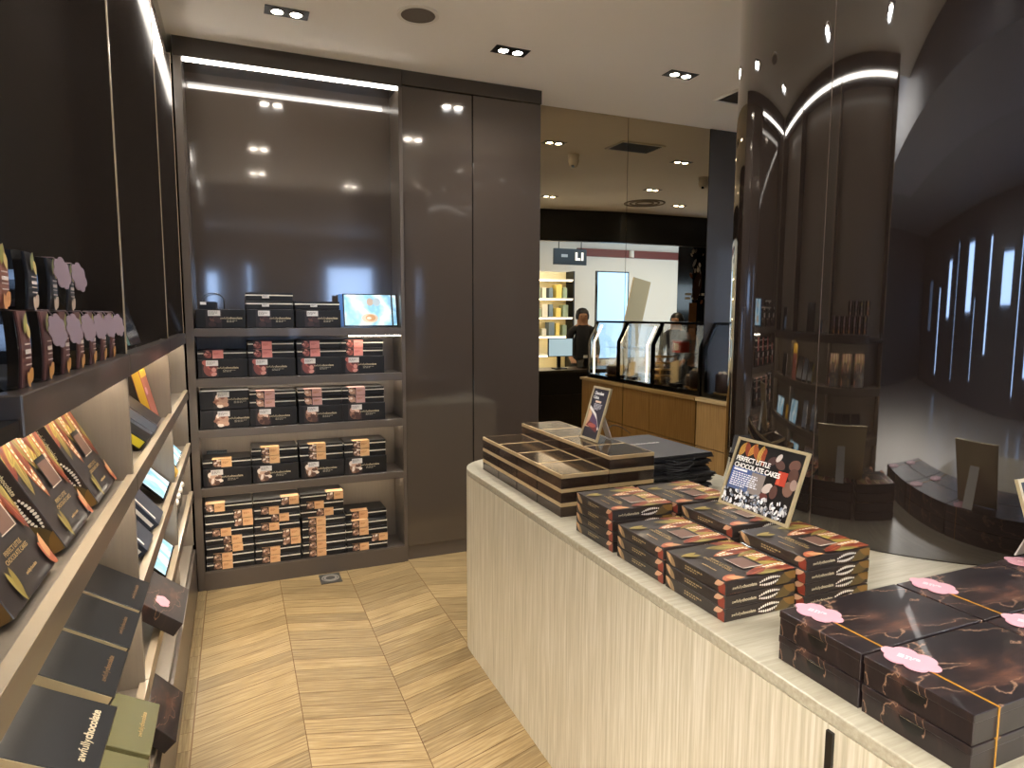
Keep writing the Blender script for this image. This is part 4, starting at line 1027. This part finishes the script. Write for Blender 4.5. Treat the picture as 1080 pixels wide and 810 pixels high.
def person(label, x, y, face_deg, hgt, shirt, sz=1.):
    t = thing('person', label, 'person', (x, y, 0))
    k = hgt / 1.7
    P = {'pel': (0, 0, .95), 'waist': (0, 0, 1.08), 'chest': (0, .01, 1.27), 'neck': (0, 0, 1.43), 'throat': (0, .005, 1.49), 'head': (0, .015, 1.58), 'crown': (0, .01, 1.65)}
    for s, q in ((-1, 'l'), (1, 'r')):
        P.update({q + 'sh': (s * .16, 0, 1.38), q + 'el': (s * .21, .02, 1.12), q + 'wr': (s * .17, .2, 1.0), q + 'pa': (s * .16, .27, .985), q + 'hip': (s * .09, 0, .88), q + 'kn': (s * .1, .02, .5), q + 'an': (s * .1, -.01, .09), q + 'to': (s * .11, .13, .03)})
        for f in range(4): P[q + 'f%d' % f] = (s * (.13 + .02 * f), .315, .975); P[q + 'g%d' % f] = (s * (.13 + .02 * f), .345 - .006 * abs(f - 1.5), .955)
        P[q + 'th'] = (s * .115, .27, .975)
    rad = {'pel': .13, 'waist': .12, 'chest': .14, 'neck': .06, 'throat': .055, 'head': .088, 'crown': .07}
    for q in 'lr':
        rad.update({q + 'sh': .065, q + 'el': .045, q + 'wr': .028, q + 'pa': .034, q + 'hip': .085, q + 'kn': .058, q + 'an': .042, q + 'to': .035, q + 'th': .01})
        for f in range(4): rad[q + 'f%d' % f] = .0095; rad[q + 'g%d' % f] = .008
    E_ = [('pel', 'waist'), ('waist', 'chest'), ('chest', 'neck'), ('neck', 'throat'), ('throat', 'head'), ('head', 'crown')]
    for q in 'lr':
        E_ += [('neck', q + 'sh'), (q + 'sh', q + 'el'), (q + 'el', q + 'wr'), (q + 'wr', q + 'pa'), (q + 'pa', q + 'th'), ('pel', q + 'hip'), (q + 'hip', q + 'kn'), (q + 'kn', q + 'an'), (q + 'an', q + 'to')]
        for f in range(4): E_ += [(q + 'pa', q + 'f%d' % f), (q + 'f%d' % f, q + 'g%d' % f)]
    ks = list(P); me = bpy.data.meshes.new('body'); me.from_pydata([Vector(P[a]) * k for a in ks], [(ks.index(a), ks.index(b)) for a, b in E_], [])
    o = link('body', me); md = o.modifiers.new('skin', 'SKIN'); md.use_smooth_shade = True
    for v, a in zip(me.skin_vertices[0].data, ks): v.radius = (rad[a] * k, rad[a] * k * (.78 if a in ('chest', 'waist', 'pel') else 1)); v.use_root = a == 'pel'
    sb = o.modifiers.new('sub', 'SUBSURF'); sb.levels = 2; sb.render_levels = 2
    dg = bpy.context.evaluated_depsgraph_get(); m2 = bpy.data.meshes.new_from_object(o.evaluated_get(dg)); bpy.data.objects.remove(o)
    m2.materials.clear()
    for mm in (SKIN, shirt, TROUS, BLACK): m2.materials.append(mm)
    for p in m2.polygons:
        c = p.center / k; p.use_smooth = True
        p.material_index = 0 if c.z > 1.45 or (c.y > .16 and c.z > .9) else 1 if c.z > .93 else 3 if c.z < .08 else 2
    b = link('body', m2, t)
    hb = MB(); prof = [(.0, .115), (.05, .105), (.085, .07), (.1, .01), (.096, -.045)]
    hb.lathe((0, -.012, 1.585), prof, 24); h = hb.build('hair', HAIR, t, smooth=True, off=(0, 0, 0)); h.scale = (k * .95, k * 1.02, k); h.location = (0, -.006, 0)
    for s in (-.032, .032):
        MB().lathe((s * k, .094 * k, 1.585 * k), [(0, -.008), (.009, 0), (0, .008)], 10).build('eye', BLACK, t, smooth=True, off=(0, 0, 0))
    MB().lathe((0, .1 * k, 1.56 * k), [(0, -.02), (.013, -.012), (0, .024)], 8).build('nose', SKIN, t, smooth=True, off=(0, 0, 0))
    t.rotation_euler = (0, 0, math.radians(face_deg))
    return t
person('person in black standing behind the cash counter, seen in the mirror', 4.3, .66, 20, 1.66, CLOTH)
person('person with dark hair standing behind the display case in the mirror', 5.35, 1.3, 60, 1.6, mat('grey_cloth', '#4a4a50', .8))

# mall furniture reflected past the bulkhead
t = thing('hanging_sign', 'grey hanging direction sign with a white symbol in the mirror', 'sign', (5.5, -2, 2.6))
MB().box(5.2, 5.85, -2.05, -2.0, 2.45, 2.73).build('panel', mat('sign_grey', '#4b5257', .4), t, bev=.004, seg=1)
SGW = mat('sign_white', '#ffffff', .5, emit=1.2)
MB().box(5.62, 5.66, -2.0, -1.996, 2.53, 2.67).box(5.66, 5.72, -2.0, -1.996, 2.53, 2.57).box(5.74, 5.78, -2.0, -1.996, 2.53, 2.67).build('symbol', SGW, t)
p = Print(5.2, 5.85, 2.4, 2.8, face(0, -1.998, 0, (1, 0, 0), (0, 0, 1))); p.dashes(5.34, 2.58, .24, .05, '#e8e8e8', 1, 1, 3); p.build('lettering', t)
for x in (5.3, 5.75): MB().cyl((x, -2.025), .008, 2.73, 3.5, 8).build('rod', DKMET, t)
t = thing('shop_sign', 'long dark red shop sign strip on the white mall wall', 'sign', (8.6, -5.5, 3.2))
MB().box(7.6, 10.8, -5.6, -5.53, 2.98, 3.16).build('panel', mat('dark_red_sign', '#6b2a22', .5), t); MB().cyl((9.1, -5.54), .07, 2.99, 3.15, 20).build('emblem', WHITE, t)
t = thing('video_wall', 'tall bright blue screen against the white mall wall', 'screen', (7.65, -4, 0))
MB().box(7.24, 8.06, -4.08, -4.02, .6, 2.52).build('bezel', BLACKG, t); MB().box(7.27, 8.03, -4.02, -4.016, .63, 2.49).build('screen', mat('blue_screen', '#8fbdf0', .4, emit=1.5, ecol='#86b8f2'), t); MB().box(7.4, 7.9, -4.25, -3.85, 0, .6).build('pedestal', MALLW, t)
t = thing('wooden_board', 'tall tan board leaning beside the blue screen in the mirror', 'board', (7.7, -3, 0))
mb = MB(); mb.xbox(T(7.22, -3.0, .15) @ Matrix.Rotation(math.radians(13), 4, 'Y'), -.2, .22, -.03, 0, 0, 2.2); mb.build('board', mat('tan_board', '#a8916a', .6), t)
MB().box(6.95, 7.65, -3.25, -2.8, 0, .17).build('foot', DKMET, t)
t = thing('display_cabinet', 'lit glass cabinet of packets at the left edge of the mirror', 'cabinet', (6.2, -4.2, 0))
MB().box(5.6, 6.75, -4.5, -4.45, 0, 2.5).build('back', mat('cabinet_cream', '#d8cfa8', .5), t)
for x in (5.6, 6.72): MB().box(x, x + .03, -4.45, -4.1, 0, 2.5).build('side', DKMET, t)
for k in range(6):
    MB().box(5.63, 6.72, -4.45, -4.1, .3 + .4 * k, .325 + .4 * k).build('shelf', WHITE, t)
    MB().box(5.65, 6.7, -4.14, -4.12, .285 + .4 * k, .3 + .4 * k).build('light_strip', LEDS, t)
rr = random.Random(4)
for k in range(2, 5):
    for j in range(6):
        x = 5.7 + .165 * j; h = rr.uniform(.14, .3)
        o = MB().box(x, x + rr.uniform(.08, .14), -4.4, -4.2, .326 + .4 * k, .326 + .4 * k + h).build('packet', mat('packet_%d' % (j % 4), ('#d9c46a', '#8fa08a', '#d8d2c2', '#6a7a86')[j % 4], .5), None, bev=.004, seg=1)
        tag(o, '%s packet, %s along the %s shelf of the mall cabinet' % (('yellow', 'green', 'cream', 'grey-blue')[j % 4], names[j], ['lower', 'middle', 'upper'][k - 2]), 'packet', 'packets in the mall cabinet')
t = thing('letter_sign', 'red letter H sign on the white mall wall', 'sign', (7.55, -5.59, 1.9))
MB().box(8.2, 8.26, -5.6, -5.58, 1.85, 2.1).box(8.36, 8.42, -5.6, -5.58, 1.85, 2.1).box(8.26, 8.36, -5.6, -5.58, 1.95, 2.0).build('letter', mat('red_letter', '#b03a2e', .5), t)
t = thing('advert_pillar', 'black advertising pillar with chocolate splash at the mirror edge', 'pillar', (6.35, .2, 0))
MB().box(6.33, 6.75, .0, .36, 0, 2.61).build('pillar', BLACKG, t)
p = Print(6.0, 6.75, 0, 2.6, face(0, .362, 0, (1, 0, 0), (0, 0, 1)) )
rr = random.Random(9)
for k in range(26): p.disc(6.45 + rr.uniform(-.2, .25), 1.75 + .8 * rr.random(), rr.uniform(.006, .025), rr.uniform(.02, .07), rr.choice(('#8a8a90', '#c9c4c0', '#3a2018', '#5b3424')), 8, rr.uniform(-.6, .6))
p.leaf(6.42, 2.0, .5, .16, 80, '#2a1712'); p.rect(6.28, 6.42, .8, 1.75, '#5e4026'); p.dashes(6.2, 1.86, .4, .035, '#b9b3ad', 2, .9, 2); p.build('printed_splash', t)
# added unseen panels in the mall ceiling, there to brighten mall and shop
FILL = mat('mall_fill_panel', '#ffffff', .5, emit=11, ecol='#fffaf2'); FILL2 = mat('entrance_fill_panel', '#ffffff', .5, emit=42, ecol='#fffaf4')
k = 0
for x, y, w_ in ((-4.2, -2.2, 'far left'), (-1.6, -2.2, 'left'), (1.2, -2.2, 'centre'), (5.8, -3.2, 'right'), (9.6, -3.2, 'far right'), (-3.2, 1.5, 'side corridor')):
    o = thing('mall_fill_light', 'added unseen fill panel in the %s mall ceiling' % w_, 'ceiling light', (x, y, 3.49), 'added mall fill panels')
    MB().box(x - 1.1, x + 1.1, y - .4, y + .4, 3.48, 3.499).build('frame', WHITE, o); MB().box(x - 1.07, x + 1.07, y - .37, y + .37, 3.474, 3.48).build('diffuser', FILL if x > 1 else FILL2, o)
S.view_settings.view_transform = 'Standard'; S.view_settings.look = 'None'
S.view_settings.gamma = 1; S.view_settings.exposure = 1.18; S.view_settings.use_curve_mapping = False
S.cycles.use_denoising = True
S.cycles.max_bounces = 10; S.cycles.glossy_bounces = 6
S.cycles.sample_clamp_indirect = 6
